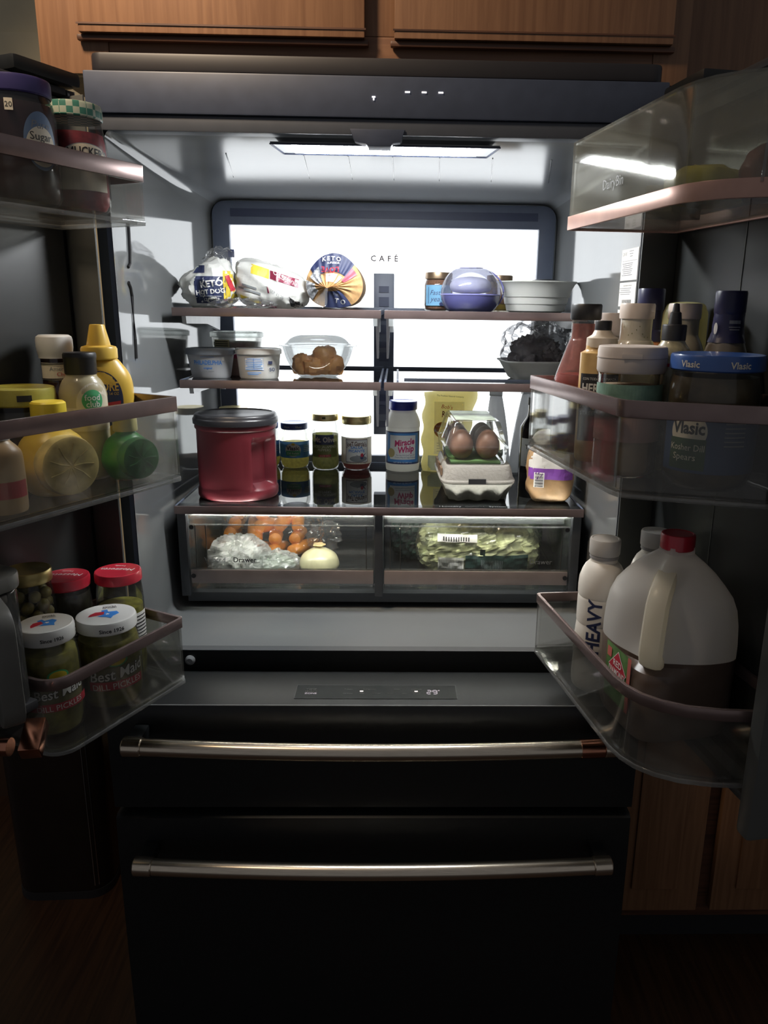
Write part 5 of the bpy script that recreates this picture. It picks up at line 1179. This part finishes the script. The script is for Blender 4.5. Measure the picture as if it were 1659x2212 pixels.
juice((x, y, z), face_cam(x, y) + 0.30, LEM, pbr('lemon_slice', (0.74, 0.60, 0.24), 0.45, var=0.35, scale=40), pbr('lemon_cap', (0.80, 0.60, 0.05), 0.35), 0.0455, LEM, 0.120, 'yellow lemon shaped juice bottle with a cut slice face in the middle left bin', 0.15)
x, y, z = on_bin('LM', 0.058, 0.0460)
LIM = pbr('lime_plastic', (0.05, 0.25, 0.06), 0.35, var=0.1, scale=25)
juice((x, y, z), face_cam(x, y) + 0.45, LIM, pbr('lime_slice', (0.045, 0.20, 0.065), 0.4, var=0.3, scale=60), pbr('lime_cap', (0.52, 0.46, 0.20), 0.4), 0.0345, LIM, 0.094, 'green lime shaped juice bottle with a cut slice face in the middle left bin', 0.12)
x, y, z = on_bin('LM', 0.265, 0.040)
t = thing('sauce_bottle', 'peach bottle with red band cut off by the left picture edge', 'bottle', (x, y, z), face_cam(x, y))
pp = smooth_prof([(0.024, 0), (0.027, 0.003), (0.027, 0.060), (0.024, 0.074), (0.015, 0.084), (0.014, 0.09)], 3)
MB().lathe(pp, 28).build('bottle', pbr('peach_plastic', (0.50, 0.34, 0.18), 0.4), t)
MB().lathe([(0.0155, 0.086), (0.0155, 0.104), (0.0005, 0.104)], 24).build('cap', WHITE, t)
prints(t, cyl_map(pp), [('rect', 0.004, 0.029, 0.06, 0.020, RED)])

# ---- bottom bin
x, y, z = on_bin('LL', 0.153, 0.140)
op = [(0.026, 0), (0.031, 0.004), (0.0335, 0.014), (0.0335, 0.160), (0.031, 0.176), (0.0295, 0.184), (0.0295, 0.192)]
t = jar('olive_jar', 'tall jar of green olives with gold lid at the back of the bottom left bin', 'jar', (x, y, z), face_cam(x, y), op, 0, None, 0.0325, 0.188, 0.206, pbr('dull_gold_lid', (0.42, 0.34, 0.14), 0.35, 0.8))
OLV = pbr('green_olive', (0.26, 0.21, 0.06), 0.35, var=0.15)
random.seed(8)
ol = MB().lathe([(0.0085 * math.sin(q), -0.0105 * math.cos(q)) for q in [math.pi * k / 8 for k in range(9)]], 12).mesh('olive', OLV)
for k in range(66):
    lv, i = divmod(k, 6); a = i * math.pi / 3 + lv * 0.5
    o = bpy.data.objects.new('olive', ol); C.objects.link(o); o.parent = t
    o.location = (0.0215 * math.cos(a), 0.0215 * math.sin(a), 0.014 + lv * 0.0155); o.rotation_euler = (random.uniform(0, 3), random.uniform(0, 3), 0)
mzp = [(0.027, 0), (0.032, 0.003), (0.0340, 0.012), (0.0348, 0.030), (0.0348, 0.125), (0.0342, 0.140), (0.0330, 0.152), (0.0325, 0.162)]
for (s_, off, lab, cont, fill) in ((0.087, 0.143, 'red-lidded jar of dark peppers, second from the left at the back of the bottom bin', pbr('dark_peppers', (0.035, 0.028, 0.016), 0.4, var=0.5), 0.15),
                                   (0.033, 0.092, 'red-lidded jar of yellow-green peppers nearest the refrigerator in the bottom bin', pbr('yellow_green_peppers', (0.34, 0.32, 0.05), 0.4, var=0.5, scale=70), 0.118)):
    x, y, z = on_bin('LL', s_, off)
    jar('pepper_jar', lab, 'jar', (x, y, z), face_cam(x, y), mzp, fill, cont, 0.0347, 0.158, 0.1745, REDLID,
        [('rect', 0.022, 0.085, 0.050, 0.050, PAPER)] + [('rect', 0.022, 0.104 - 0.0055 * k, 0.044, 0.0018, INK, {'name': 'printed_line'}) for k in range(8)], 'red-lidded pepper jars',
        lidpr=[('text', 'Mezzetta', 0.0, 0.004, 0.0105, PAPER, {'shear': 0.25, 'rot': 2.75}), ('text', 'Family', 0.004, 0.019, 0.005, PAPER, {'rot': 2.75})])
TEX = [(-0.004, 0.016), (0.004, 0.016), (0.004, 0.008), (0.015, 0.006), (0.017, -0.003), (0.008, -0.010), (0.004, -0.018), (0.000, -0.012), (-0.006, -0.008), (-0.012, -0.004), (-0.004, -0.001)]
def bestmaid(s_, off, k, kz, lab, rot):
    x, y, z = on_bin('LL', s_, off)
    bp_ = [(r * k, z_ * kz) for r, z_ in ((0.034, 0), (0.040, 0.003), (0.0435, 0.012), (0.0448, 0.030), (0.0448, 0.078), (0.0440, 0.095), (0.0415, 0.110), (0.0390, 0.117), (0.0390, 0.124))]
    W_ = pbr('white_lid', (0.66, 0.66, 0.63), 0.3, coat=0.3, var=0.03)
    tx = [(a * k * 1.05, b * k * 1.05) for a, b in TEX]
    ca, sa = math.cos(rot), math.sin(rot)
    R2 = lambda p, dx=0, dy=0: ((p[0] + dx) * ca - (p[1] + dy) * sa, (p[0] + dx) * sa + (p[1] + dy) * ca)
    star = [R2(((0.0038 if i % 2 == 0 else 0.0016) * math.sin(math.pi * i / 5), (0.0038 if i % 2 == 0 else 0.0016) * math.cos(math.pi * i / 5)), 0.002, -0.001) for i in range(10)]
    return jar('pickle_jar', lab, 'jar', (x, y, z), face_cam(x, y) , bp_, 0.106 * kz, pbr('pickle_brine', (0.26, 0.235, 0.06), 0.35, var=0.6, scale=45), 0.0418 * k, 0.1190 * kz, 0.1385 * kz, W_,
        [('rect', 0.006, 0.052 * kz, 0.085 * k, 0.036 * k, pbr('olive_brown_label', (0.12, 0.11, 0.05), 0.5)), ('ell', 0.008, 0.082 * kz, 0.016 * k, 0.010 * k, GREEN), ('ell', 0.008, 0.082 * kz, 0.013 * k, 0.008 * k, YELLOW), ('text', 'Best Maid', 0.008, 0.0615 * kz, 0.0165 * k, INK, {'shear': 0.2, 'bold': 0.05, 'sx': 0.9, 'rot': 0.1}), ('text', 'Best Maid', 0.008, 0.0615 * kz, 0.0165 * k, PAPER, {'shear': 0.2, 'bold': 0.015, 'sx': 0.9, 'rot': 0.1}),
         ('rect', 0.008, 0.0425 * kz, 0.082 * kz, 0.0135 * k, RED), ('text', 'DILL PICKLES', 0.008, 0.0425 * kz, 0.0095 * k, PAPER, {'sx': 0.95, 'rot': 0.05})], 'white-lidded pickle jars',
        lidpr=[('poly', [R2(p) for p in tx], BLUE), ('poly', [R2(p, -0.013 * k, 0.002) for p in ((-0.012 * k, -0.004 * k), (0.010 * k, -0.002 * k), (0.012 * k, 0.008 * k), (0.0, 0.010 * k), (-0.008 * k, 0.004 * k))], RED), ('poly', star, PAPER), ('text', 'MADE IN', 0.006 * k, 0.0215 * k, 0.0036 * k, INK, {'rot': math.pi}), ('text', 'TEXAS', 0.006 * k, 0.0265 * k, 0.0048 * k, INK, {'rot': math.pi, 'bold': 0.02})],
        sidepr=[('text', 'Since 1926', 0.006, 0.1275 * kz, 0.0058 * k, INK, {'bold': 0.02})])
bestmaid(0.196, 0.060, 0.86, 1.12, 'white-lidded pickle jar beside the pitcher handle', 0.5)
bestmaid(0.102, 0.050, 1.00, 0.975, 'white-lidded dill pickle jar at the front middle of the bottom left bin', 0.1)

# pitcher docked at the near end of the bottom left bin
pc = thing('water_pitcher', 'dark grey water pitcher with looped handle at the lower left edge', 'pitcher', (0, 0, 0))
pc.matrix_world = frame_of('L', (BP['LL'][0], BP['LL'][1]))
PITG = pbr('dark_grey_plastic', (0.10, 0.098, 0.088), 0.42, var=0.06)
body = [(x + 0.315, y - 0.060) for x, y in rrect(0.115, 0.11, 0.03, 6)]
MB().prism(body, 0.935, 1.085).build('body', clear('smoked_pitcher', (0.45, 0.45, 0.44), 0.2, (0.25, 0.25, 0.24), 0.08), pc, bevel=0.004)
MB().prism([(x + 0.315, y - 0.060) for x, y in rrect(0.120, 0.115, 0.03, 6)], 1.0855, 1.105).build('lid', PITG, pc, bevel=0.004)
MB().box(0.262, 0.372, -0.115, -0.005, 0.922, 0.9345).build('dock', BLACKP, pc, bevel=0.003)
# looped handle: rounded-rectangle ring
hl_o = [(x, z) for x, z in rrect(0.085, 0.142, 0.026, 6)]; hl_i = [(x, z) for x, z in rrect(0.036, 0.094, 0.012, 6)]
MB().ring(hl_o, hl_i, -0.012, 0.012).xform(Matrix.Translation((0.330, 0.030, 1.022)) @ Matrix.Rotation(math.radians(64), 4, 'Z') @ Matrix(((1, 0, 0, 0), (0, 0, -1, 0), (0, 1, 0, 0), (0, 0, 0, 1)))).build('handle', PITG, pc, bevel=0.004)

# ================================================================== things in the right door
# ---- dairy bin
x, y, z = on_bin('RT', 0.245, 0.075)
t = thing('cheese_packet', 'yellow cheese packet blurred inside the frosted dairy bin', 'cheese', (x, y, z), 0.4)
pillow(0.050, 0.028, 0.022, 3.0, 0.004, 30, 111, 32, 18).build('packet', pbr('bright_yellow_wrap', (0.72, 0.64, 0.05), 0.4, var=0.2, scale=30), t)
x, y, z = on_bin('RT', 0.150, 0.085)
t = thing('butter_box', 'pale blue and tan box blurred inside the frosted dairy bin', 'box', (x, y, z), 0.9)
MB().box(-0.055, 0.055, -0.018, 0.018, 0, 0.032).build('box', pbr('tan_box', (0.42, 0.40, 0.32), 0.5), t, bevel=0.002)
MB().box(-0.030, 0.030, -0.0186, -0.0181, 0.004, 0.028).build('box_label', pbr('pale_blue_box', (0.28, 0.40, 0.45), 0.5), t)
x, y, z = on_bin('RT', 0.292, 0.110)
t = thing('meat_packet', 'reddish brown packet in the near corner of the dairy bin', 'packet', (x, y, z), 0.2)
pillow(0.018, 0.020, 0.030, 3.0, 0.003, 30, 113, 28, 18).build('packet', pbr('red_brown_wrap', (0.22, 0.07, 0.04), 0.45, var=0.3), t)

# ---- middle bin
def rm(s_, off):
    p = on_bin('RM', s_, off); return p, face_cam(p[0], p[1])
p, a = rm(0.079, 0.050)
t = thing('dressing_bottle', 'pink salad dressing bottle with black cap at the far end of the middle right bin', 'bottle', p, a)
dp = smooth_prof([(0.035, 0), (0.039, 0.004), (0.0405, 0.020), (0.0405, 0.085), (0.0395, 0.105), (0.030, 0.135), (0.0225, 0.158), (0.0215, 0.160), (0.0195, 0.165), (0.0190, 0.190)], 3)
MB().lathe(dp, 36, cap1=False).build('bottle', GLASS, t)
MB().lathe([(max(0.001, r - 0.002), z + 0.002) for r, z in dp if z < 0.110] + [(0.036, 0.112), (0.001, 0.114)], 32).build('contents', pbr('pink_dressing', (0.36, 0.08, 0.07), 0.4), t)
MB().lathe([(max(0.001, r - 0.0012), z) for r, z in dp if 0.112 < z < 0.186], 32, cap0=False, cap1=False).build('residue', clear('pink_residue', (0.85, 0.5, 0.45), 0.45, (0.62, 0.30, 0.26), 0.3, bscale=70), t)
MB().lathe([(0.0205, 0.188), (0.0218, 0.190), (0.0218, 0.208), (0.0205, 0.210), (0.0005, 0.210)], 36, disp=lambda a_, z: 0.0003 * math.sin(36 * a_)).build('cap', BLACKP, t)
prints(t, cyl_map(dp), [('rect', 0.0, 0.060, 0.090, 0.060, pbr('plum_label', (0.08, 0.02, 0.045), 0.5)), ('text', 'SWEET & TANGY', 0.0, 0.082, 0.006, PINK)])
p, a = rm(0.152, 0.045)
t = thing('salsa_bottle', 'tan taco sauce squeeze bottle with black flip cap and black label', 'bottle', p, a)
hp_ = smooth_prof([(0.022, 0), (0.0265, 0.004), (0.0275, 0.030), (0.0275, 0.136), (0.0265, 0.146), (0.0215, 0.150), (0.0205, 0.156)], 3)
MB().lathe(hp_, 36, pw=2.6, sy=0.85).build('bottle', pbr('orange_tan_sauce', (0.55, 0.36, 0.14), 0.35, coat=0.3, var=0.15, scale=30), t)
MB().lathe([(0.0205, 0.154), (0.0208, 0.157), (0.0205, 0.166), (0.0140, 0.170), (0.0110, 0.176)], 32).build('cap_base', pbr('tan_white_cap', (0.56, 0.48, 0.38), 0.4), t)
MB().lathe([(0.0110, 0.1762), (0.0112, 0.187), (0.0105, 0.1885), (0.0005, 0.1885)], 28).build('flip_cap', BLACKP, t)
prints(t, cyl_map(hp_, 1, 0.85, 2.6), [('rect', 0.0, 0.075, 0.052, 0.090, INK), ('text', 'CON TODA CONFIANZA', 0.0, 0.1135, 0.0034, PAPER, {'sx': 0.8}), ('text', 'HERDEZ', 0.0, 0.1015, 0.0120, PAPER, {'bold': 0.03, 'sx': 0.72}), ('text', 'TAQUERIA', 0.0, 0.0835, 0.0155, pbr('tan_print', (0.55, 0.42, 0.30), 0.5), {'bold': 0.03, 'sx': 0.5}), ('text', 'STREET SAUCE', 0.0, 0.068, 0.005, PAPER)])
p, a = rm(0.234, 0.050)
t = jar('spread_jar', 'squat jar with big white flip lid and green band in the right bin', 'jar', p, a, [(0.036, 0), (0.039, 0.003), (0.0405, 0.010), (0.0405, 0.125), (0.0415, 0.128)], 0.112, pbr('pale_spread', (0.50, 0.36, 0.24), 0.6, var=0.15), 0.0422, 0.128, 0.1600, pbr('flip_white', (0.64, 0.56, 0.50), 0.4, var=0.03),
    [('rect', 0.0, 0.104, 0.110, 0.022, pbr('muted_green_band', (0.20, 0.34, 0.26), 0.5, var=0.25, scale=60)), ('rect', -0.024, 0.086, 0.026, 0.012, pbr('olive_patch', (0.36, 0.34, 0.20), 0.5)), ('rect', 0.0, 0.060, 0.11, 0.030, pbr('rose_patch', (0.42, 0.26, 0.22), 0.5))])
MB().box(-0.012, 0.012, -0.0436, -0.0426, 0.146, 0.152).build('flip_tab', pbr('flip_white', (0.64, 0.56, 0.5)), t, bevel=0.0004)
MB().lathe([(0.0428, 0.1455), (0.0428, 0.1465)], 36).build('lid_seam', pbr('seam_tan', (0.42, 0.36, 0.32), 0.5), t)
p, a = rm(0.125, 0.105)
t = thing('dressing_bottle', 'creamy herb dressing bottle with white cap behind the squat jar', 'bottle', p, a)
rp = smooth_prof([(0.028, 0), (0.031, 0.004), (0.032, 0.020), (0.032, 0.110), (0.0305, 0.140), (0.0245, 0.160), (0.0215, 0.165), (0.0215, 0.190), (0.0225, 0.193)], 3)
MB().lathe(rp, 36).build('bottle', pbr('herb_dressing', (0.55, 0.52, 0.44), 0.25, coat=0.5, var=0.05), t)
MB().lathe([(0.0232, 0.191), (0.0236, 0.193), (0.0236, 0.209), (0.0225, 0.2115), (0.0005, 0.2115)], 40, disp=lambda a_, z: 0.00025 * math.sin(40 * a_)).build('cap', pbr('flip_white', (0.64, 0.56, 0.5)), t)
random.seed(3)
prints(t, cyl_map(rp), [('ell', random.uniform(-0.018, 0.018), random.uniform(0.150, 0.186), 0.0006, 0.0009, OLIVEG) for k in range(12)], step=0.0)
p, a = rm(0.058, 0.158)
t = thing('sauce_bottle', 'orange sauce bottle with tall navy cap at the back of the right bin', 'bottle', p, a)
bp2 = smooth_prof([(0.024, 0), (0.027, 0.004), (0.028, 0.020), (0.028, 0.120), (0.028, 0.150), (0.019, 0.172), (0.0165, 0.178), (0.0165, 0.205)], 3)
MB().lathe(bp2, 36).build('bottle', pbr('orange_sauce', (0.66, 0.26, 0.12), 0.3, coat=0.4), t)
NVP = pbr('navy_plastic', (0.022, 0.022, 0.07), 0.35)
MB().lathe([(r + 0.0008, z) for r, z in bp2 if z > 0.158], 32, cap0=False, cap1=False).build('shrink_seal', NVP, t)
MB().lathe([(0.0185, 0.203), (0.0192, 0.206), (0.0192, 0.231), (0.0182, 0.233), (0.0005, 0.233)], 32).build('cap', NVP, t)
p, a = rm(0.036, 0.108)
t = thing('tub', 'pale grey-pink tub half hidden behind the dressing bottles', 'tub', p, a)
MB().lathe([(0.021, 0), (0.022, 0.003), (0.023, 0.165)], 36).build('tub', pbr('grey_pink_tub', (0.46, 0.42, 0.40), 0.45), t)
MB().lathe([(0.0240, 0.1655), (0.0245, 0.1955), (0.0235, 0.198), (0.0005, 0.198)], 36).build('lid', pbr('grey_pink_lid', (0.50, 0.45, 0.43), 0.4), t)
p, a = rm(0.212, 0.115)
t = thing('sauce_bottle', 'squeeze bottle with black pointed nozzle cap beside the blue-lidded pickle jar', 'bottle', p, a)
np_ = smooth_prof([(0.020, 0), (0.023, 0.004), (0.024, 0.030), (0.024, 0.120), (0.023, 0.150), (0.016, 0.162), (0.0135, 0.168)], 3)
MB().lathe(np_, 32).build('bottle', pbr('speckled_sauce', (0.40, 0.36, 0.22), 0.35, var=0.35, scale=90, coat=0.3), t)
MB().lathe([(0.0150, 0.166), (0.0152, 0.184), (0.0145, 0.1855), (0.0085, 0.186), (0.0068, 0.200), (0.0048, 0.2015), (0.0036, 0.211), (0.0005, 0.2118)], 28).build('nozzle_cap', BLACKP, t)
prints(t, cyl_map(np_), [('rect', 0.0, 0.136, 0.07, 0.004, RED)])
p, a = rm(0.153, 0.160)
t = thing('dressing_bottle', 'tan dressing bottle with white cap behind the pointed nozzle', 'bottle', p, a)
MB().lathe(smooth_prof([(0.025, 0), (0.029, 0.004), (0.030, 0.120), (0.029, 0.150), (0.0215, 0.168), (0.0200, 0.174), (0.0200, 0.194)], 3), 32).build('bottle', pbr('tan_dressing', (0.40, 0.37, 0.28), 0.3, coat=0.4), t)
MB().lathe([(0.0212, 0.192), (0.0216, 0.194), (0.0216, 0.210), (0.0205, 0.212), (0.0005, 0.212)], 40, disp=lambda a_, z: 0.00025 * math.sin(40 * a_)).build('cap', pbr('flip_white', (0.64, 0.56, 0.5)), t)
p, a = rm(0.104, 0.188)
t = thing('juice_jug', 'pale yellow plastic jug standing against the right door panel', 'jug', p, a - 0.55)
MB().lathe(smooth_prof([(0.026, 0), (0.030, 0.004), (0.034, 0.02), (0.034, 0.180), (0.031, 0.204), (0.024, 0.213), (0.001, 0.215)], 3), 36, sx=1.0, sy=0.42, pw=2.8).build('jug', milky('yellow_milky', (0.62, 0.58, 0.30), 0.1), t)
MB().tube([(0.030, -0.012, 0.165), (0.038, -0.020, 0.150), (0.042, -0.022, 0.13), (0.040, -0.018, 0.10)], 0.004, 8).build('handle', milky('yellow_milky', (0.62, 0.58, 0.3)), t)
p, a = rm(0.243, 0.170)
t = thing('sauce_bottle', 'bottle with dark violet cap and torn shrink seal at the near right of the bin', 'bottle', p, a)
sp_ = smooth_prof([(0.028, 0), (0.032, 0.004), (0.033, 0.030), (0.033, 0.110), (0.029, 0.140), (0.0215, 0.165), (0.0180, 0.178), (0.0170, 0.200)], 3)
MB().lathe(sp_, 32).build('bottle', pbr('grey_brown_sauce', (0.17, 0.145, 0.11), 0.3, coat=0.4), t)
sl_ = MB().lathe([(r + 0.0009, z) for r, z in sp_ if z > 0.160], 32, cap0=False, cap1=False, disp=lambda a_, z: 0.0008 * math.sin(a_ * 7 + z * 300)).build('shrink_seal', NVP, t)
prints(sl_, cyl_map([(r + 0.0022, z) for r, z in sp_]), [('rect', 0.008, 0.190, 0.014, 0.004, GREYINK), ('rect', 0.008, 0.184, 0.014, 0.0012, GREYINK), ('rect', 0.008, 0.181, 0.012, 0.0012, GREYINK), ('ell', -0.015, 0.182, 0.0028, 0.007, PAPER)])
MB().lathe([(0.0178, 0.199), (0.0188, 0.202), (0.0188, 0.225), (0.0180, 0.227), (0.0005, 0.227)], 32).build('cap', NVP, t)
# big kosher dill jar
p, a = rm(0.315, 0.117)
kp_ = [(0.038, 0), (0.044, 0.003), (0.0500, 0.014), (0.0520, 0.030), (0.0525, 0.100), (0.0518, 0.114), (0.0495, 0.128), (0.0480, 0.134), (0.0480, 0.144)]
t = jar('pickle_jar', 'large dill pickle jar with wide blue lid in the middle right bin', 'jar', p, a, kp_, 0.130, pbr('dark_pickle_spears', (0.085, 0.060, 0.028), 0.4, var=0.6, scale=30), 0.0525, 0.1370, 0.1555, pbr('bright_blue_lid', (0.03, 0.09, 0.30), 0.3, coat=0.4),
    [('rect', 0.004, 0.060, 0.130, 0.075, pbr('deep_blue_label', (0.03, 0.06, 0.14), 0.5)), ('ell', -0.024, 0.070, 0.022, 0.022, CREAM), ('rect', -0.024, 0.044, 0.044, 0.036, pbr('deep_green_label', (0.03, 0.07, 0.025), 0.5)), ('text', 'Vlasic', -0.024, 0.075, 0.0145, INK, {'bold': 0.03, 'sx': 0.85}), ('text', 'Kosher Dill', -0.024, 0.052, 0.0078, CREAM, {'sx': 0.85}), ('text', 'Spears', -0.026, 0.041, 0.0078, CREAM)]
    + [('rect', 0.028, 0.086 - 0.005 * k, 0.024, 0.0014, GREYINK, {'name': 'printed_line'}) for k in range(7)],
    sidepr=[('text', 'Vlasic', -0.030, 0.1455, 0.0075, CREAM, {'bold': 0.02}), ('text', 'Vlasic', 0.026, 0.1455, 0.0075, CREAM, {'bold': 0.02})], n=48)

# ---- bottom bin
def cream_bottle(s_, off, lab, rz):
    p = on_bin('RL', s_, off)
    t = thing('cream_bottle', lab, 'bottle', p, face_cam(p[0], p[1]) + rz, 'white cream bottles')
    cp_ = smooth_prof([(0.030, 0), (0.034, 0.003), (0.0355, 0.020), (0.034, 0.055), (0.0355, 0.058), (0.0335, 0.095), (0.0325, 0.104), (0.0335, 0.107), (0.0335, 0.140), (0.0328, 0.145), (0.0338, 0.148), (0.033, 0.172), (0.026, 0.190), (0.0195, 0.197), (0.019, 0.208)], 2)
    MB().lathe(cp_, 36).build('bottle', pbr('white_bottle', (0.74, 0.70, 0.63), 0.4, var=0.03), t)
    MB().lathe([(0.0205, 0.202), (0.0210, 0.2035), (0.0205, 0.2065)], 36).build('neck_ring', pbr('grey_ring', (0.30, 0.29, 0.29), 0.4), t)
    MB().lathe([(0.0210, 0.207), (0.0220, 0.209), (0.0222, 0.228), (0.0212, 0.2305), (0.0190, 0.231), (0.018, 0.2302), (0.0005, 0.2302)], 40, disp=lambda a_, z: 0.00025 * math.sin(40 * a_)).build('cap', pbr('white_cap', (0.60, 0.58, 0.55), 0.4, var=0.03), t)
    prints(t, cyl_map(cp_), [('text', 'HEAVY', -0.008, 0.104, 0.0205, NAVY, {'rot': math.pi / 2, 'bold': 0.025, 'sx': 0.95}), ('ell', 0.032, 0.152, 0.0085, 0.0085, NAVY), ('ell', 0.032, 0.152, 0.007, 0.007, PAPER), ('ell', 0.032, 0.152, 0.004, 0.004, NAVY)])
    return t
cream_bottle(0.145, 0.045, 'white heavy cream bottle with white cap at the front of the bottom right bin', 0.0)
cream_bottle(0.118, 0.138, 'white-capped cream bottle hidden behind the big jug', 0.3)

p = on_bin('RL', 0.252, 0.096)
t = thing('tea_jug', 'gallon plastic jug half full of brown tea with red cap in the bottom right bin', 'jug', p, face_cam(p[0], p[1]) - 0.22)
JUG = milky('milk_white_jug', (0.84, 0.82, 0.78), 0.10, 0.3)
HN = 72
def jug_pt(a, r, z, cut):
    """square body seen corner-on; the camera-side corner carries the grip recess"""
    k = srad(a + math.pi / 4, 5.0) * r * 0.965
    d = (math.degrees(a) + 180) % 360 - 180
    if cut:
        c_ = max(0, 1 - abs(d) / 62.0); k *= 1 - cut * (c_ * c_ * (3 - 2 * c_))
    return (k * math.sin(a), -k * math.cos(a), z)
jp = [(0.060, 0.0, 0), (0.068, 0.003, 0), (0.072, 0.012, 0), (0.074, 0.040, 0), (0.074, 0.085, 0.0), (0.074, 0.098, 0.06), (0.0745, 0.106, 0.22), (0.0745, 0.130, 0.34), (0.073, 0.155, 0.36), (0.070, 0.175, 0.32), (0.064, 0.192, 0.22), (0.054, 0.207, 0.10), (0.044, 0.220, 0.02), (0.032, 0.232, 0), (0.0225, 0.240, 0), (0.0195, 0.243, 0), (0.0190, 0.252, 0)]
def jug_ring(r, z, cut, sh=0.0): return [jug_pt(2 * math.pi * i / HN, max(0.001, r - sh), z, cut) for i in range(HN)]
MB().rings([jug_ring(0.0745, 0.1125, 0.20)] + [jug_ring(*q) for q in jp if q[1] > 0.1125], False, False).build('jug', JUG, t)
MB().rings([jug_ring(*q) for q in jp if q[1] < 0.1125] + [jug_ring(0.0745, 0.112, 0.20)], True, True).build('tea_filled_part', pbr('tea_behind_plastic', (0.13, 0.092, 0.072), 0.3, var=0.08), t)
# grip: a flat hollow handle bridging the recess
def strap(path, w, th):
    rs = []
    for i, q in enumerate(path):
        q = Vector(q); tn = (Vector(path[min(i + 1, len(path) - 1)]) - Vector(path[max(i - 1, 0)])).normalized()
        nx = Vector((1, 0, 0)); ny = tn.cross(nx).normalized()
        rs.append([tuple(q + nx * w * math.cos(b) * srad(b, 3) + ny * th * math.sin(b) * srad(b, 3)) for b in [2 * math.pi * k / 16 for k in range(16)]])
    return MB().rings(rs)
strap([(0, -0.030, 0.222), (0, -0.046, 0.214), (0, -0.062, 0.202), (0, -0.072, 0.188), (0, -0.078, 0.165), (0, -0.082, 0.140), (0, -0.0835, 0.128), (0, -0.080, 0.118), (0, -0.066, 0.110)], 0.0145, 0.010).build('handle', milky('milk_white_handle', (0.86, 0.81, 0.68), 0.05, 0.3), t)
MB().lathe([(0.0205, 0.247), (0.0220, 0.2485), (0.0222, 0.265), (0.0212, 0.2675), (0.019, 0.268), (0.018, 0.2672), (0.0005, 0.2672)], 40, disp=lambda a_, z: 0.0003 * math.sin(40 * a_)).build('cap', REDLID, t)
def jl(x, z, e):   # paper label on the left flat side
    a_ = -0.78 + x / 0.078; q = jug_pt(a_, 0.0735 + e + 0.0012, z, 0); return q
prints(t, jl, [('rect', 0.0, 0.072, 0.060, 0.078, pbr('leaf_green_label', (0.10, 0.20, 0.06), 0.5, var=0.4, scale=40)), ('rect', 0.034, 0.072, 0.007, 0.078, pbr('salmon_edge', (0.50, 0.12, 0.10), 0.5)), ('rect', -0.020, 0.098, 0.012, 0.014, pbr('salmon_edge', (0.5, 0.12, 0.1))),
               ('poly', [(-0.020, 0.082), (0.006, 0.108), (0.030, 0.082), (0.006, 0.056)], PAPER), ('poly', [(-0.0185, 0.082), (0.006, 0.1065), (0.0285, 0.082), (0.006, 0.0575)], RED), ('text', 'RED', 0.006, 0.090, 0.0095, PAPER, {'bold': 0.01}), ('text', 'DIAMOND', 0.006, 0.078, 0.0095, PAPER, {'sx': 0.72, 'bold': 0.01})], eps0=0.0008, step=0.0004)
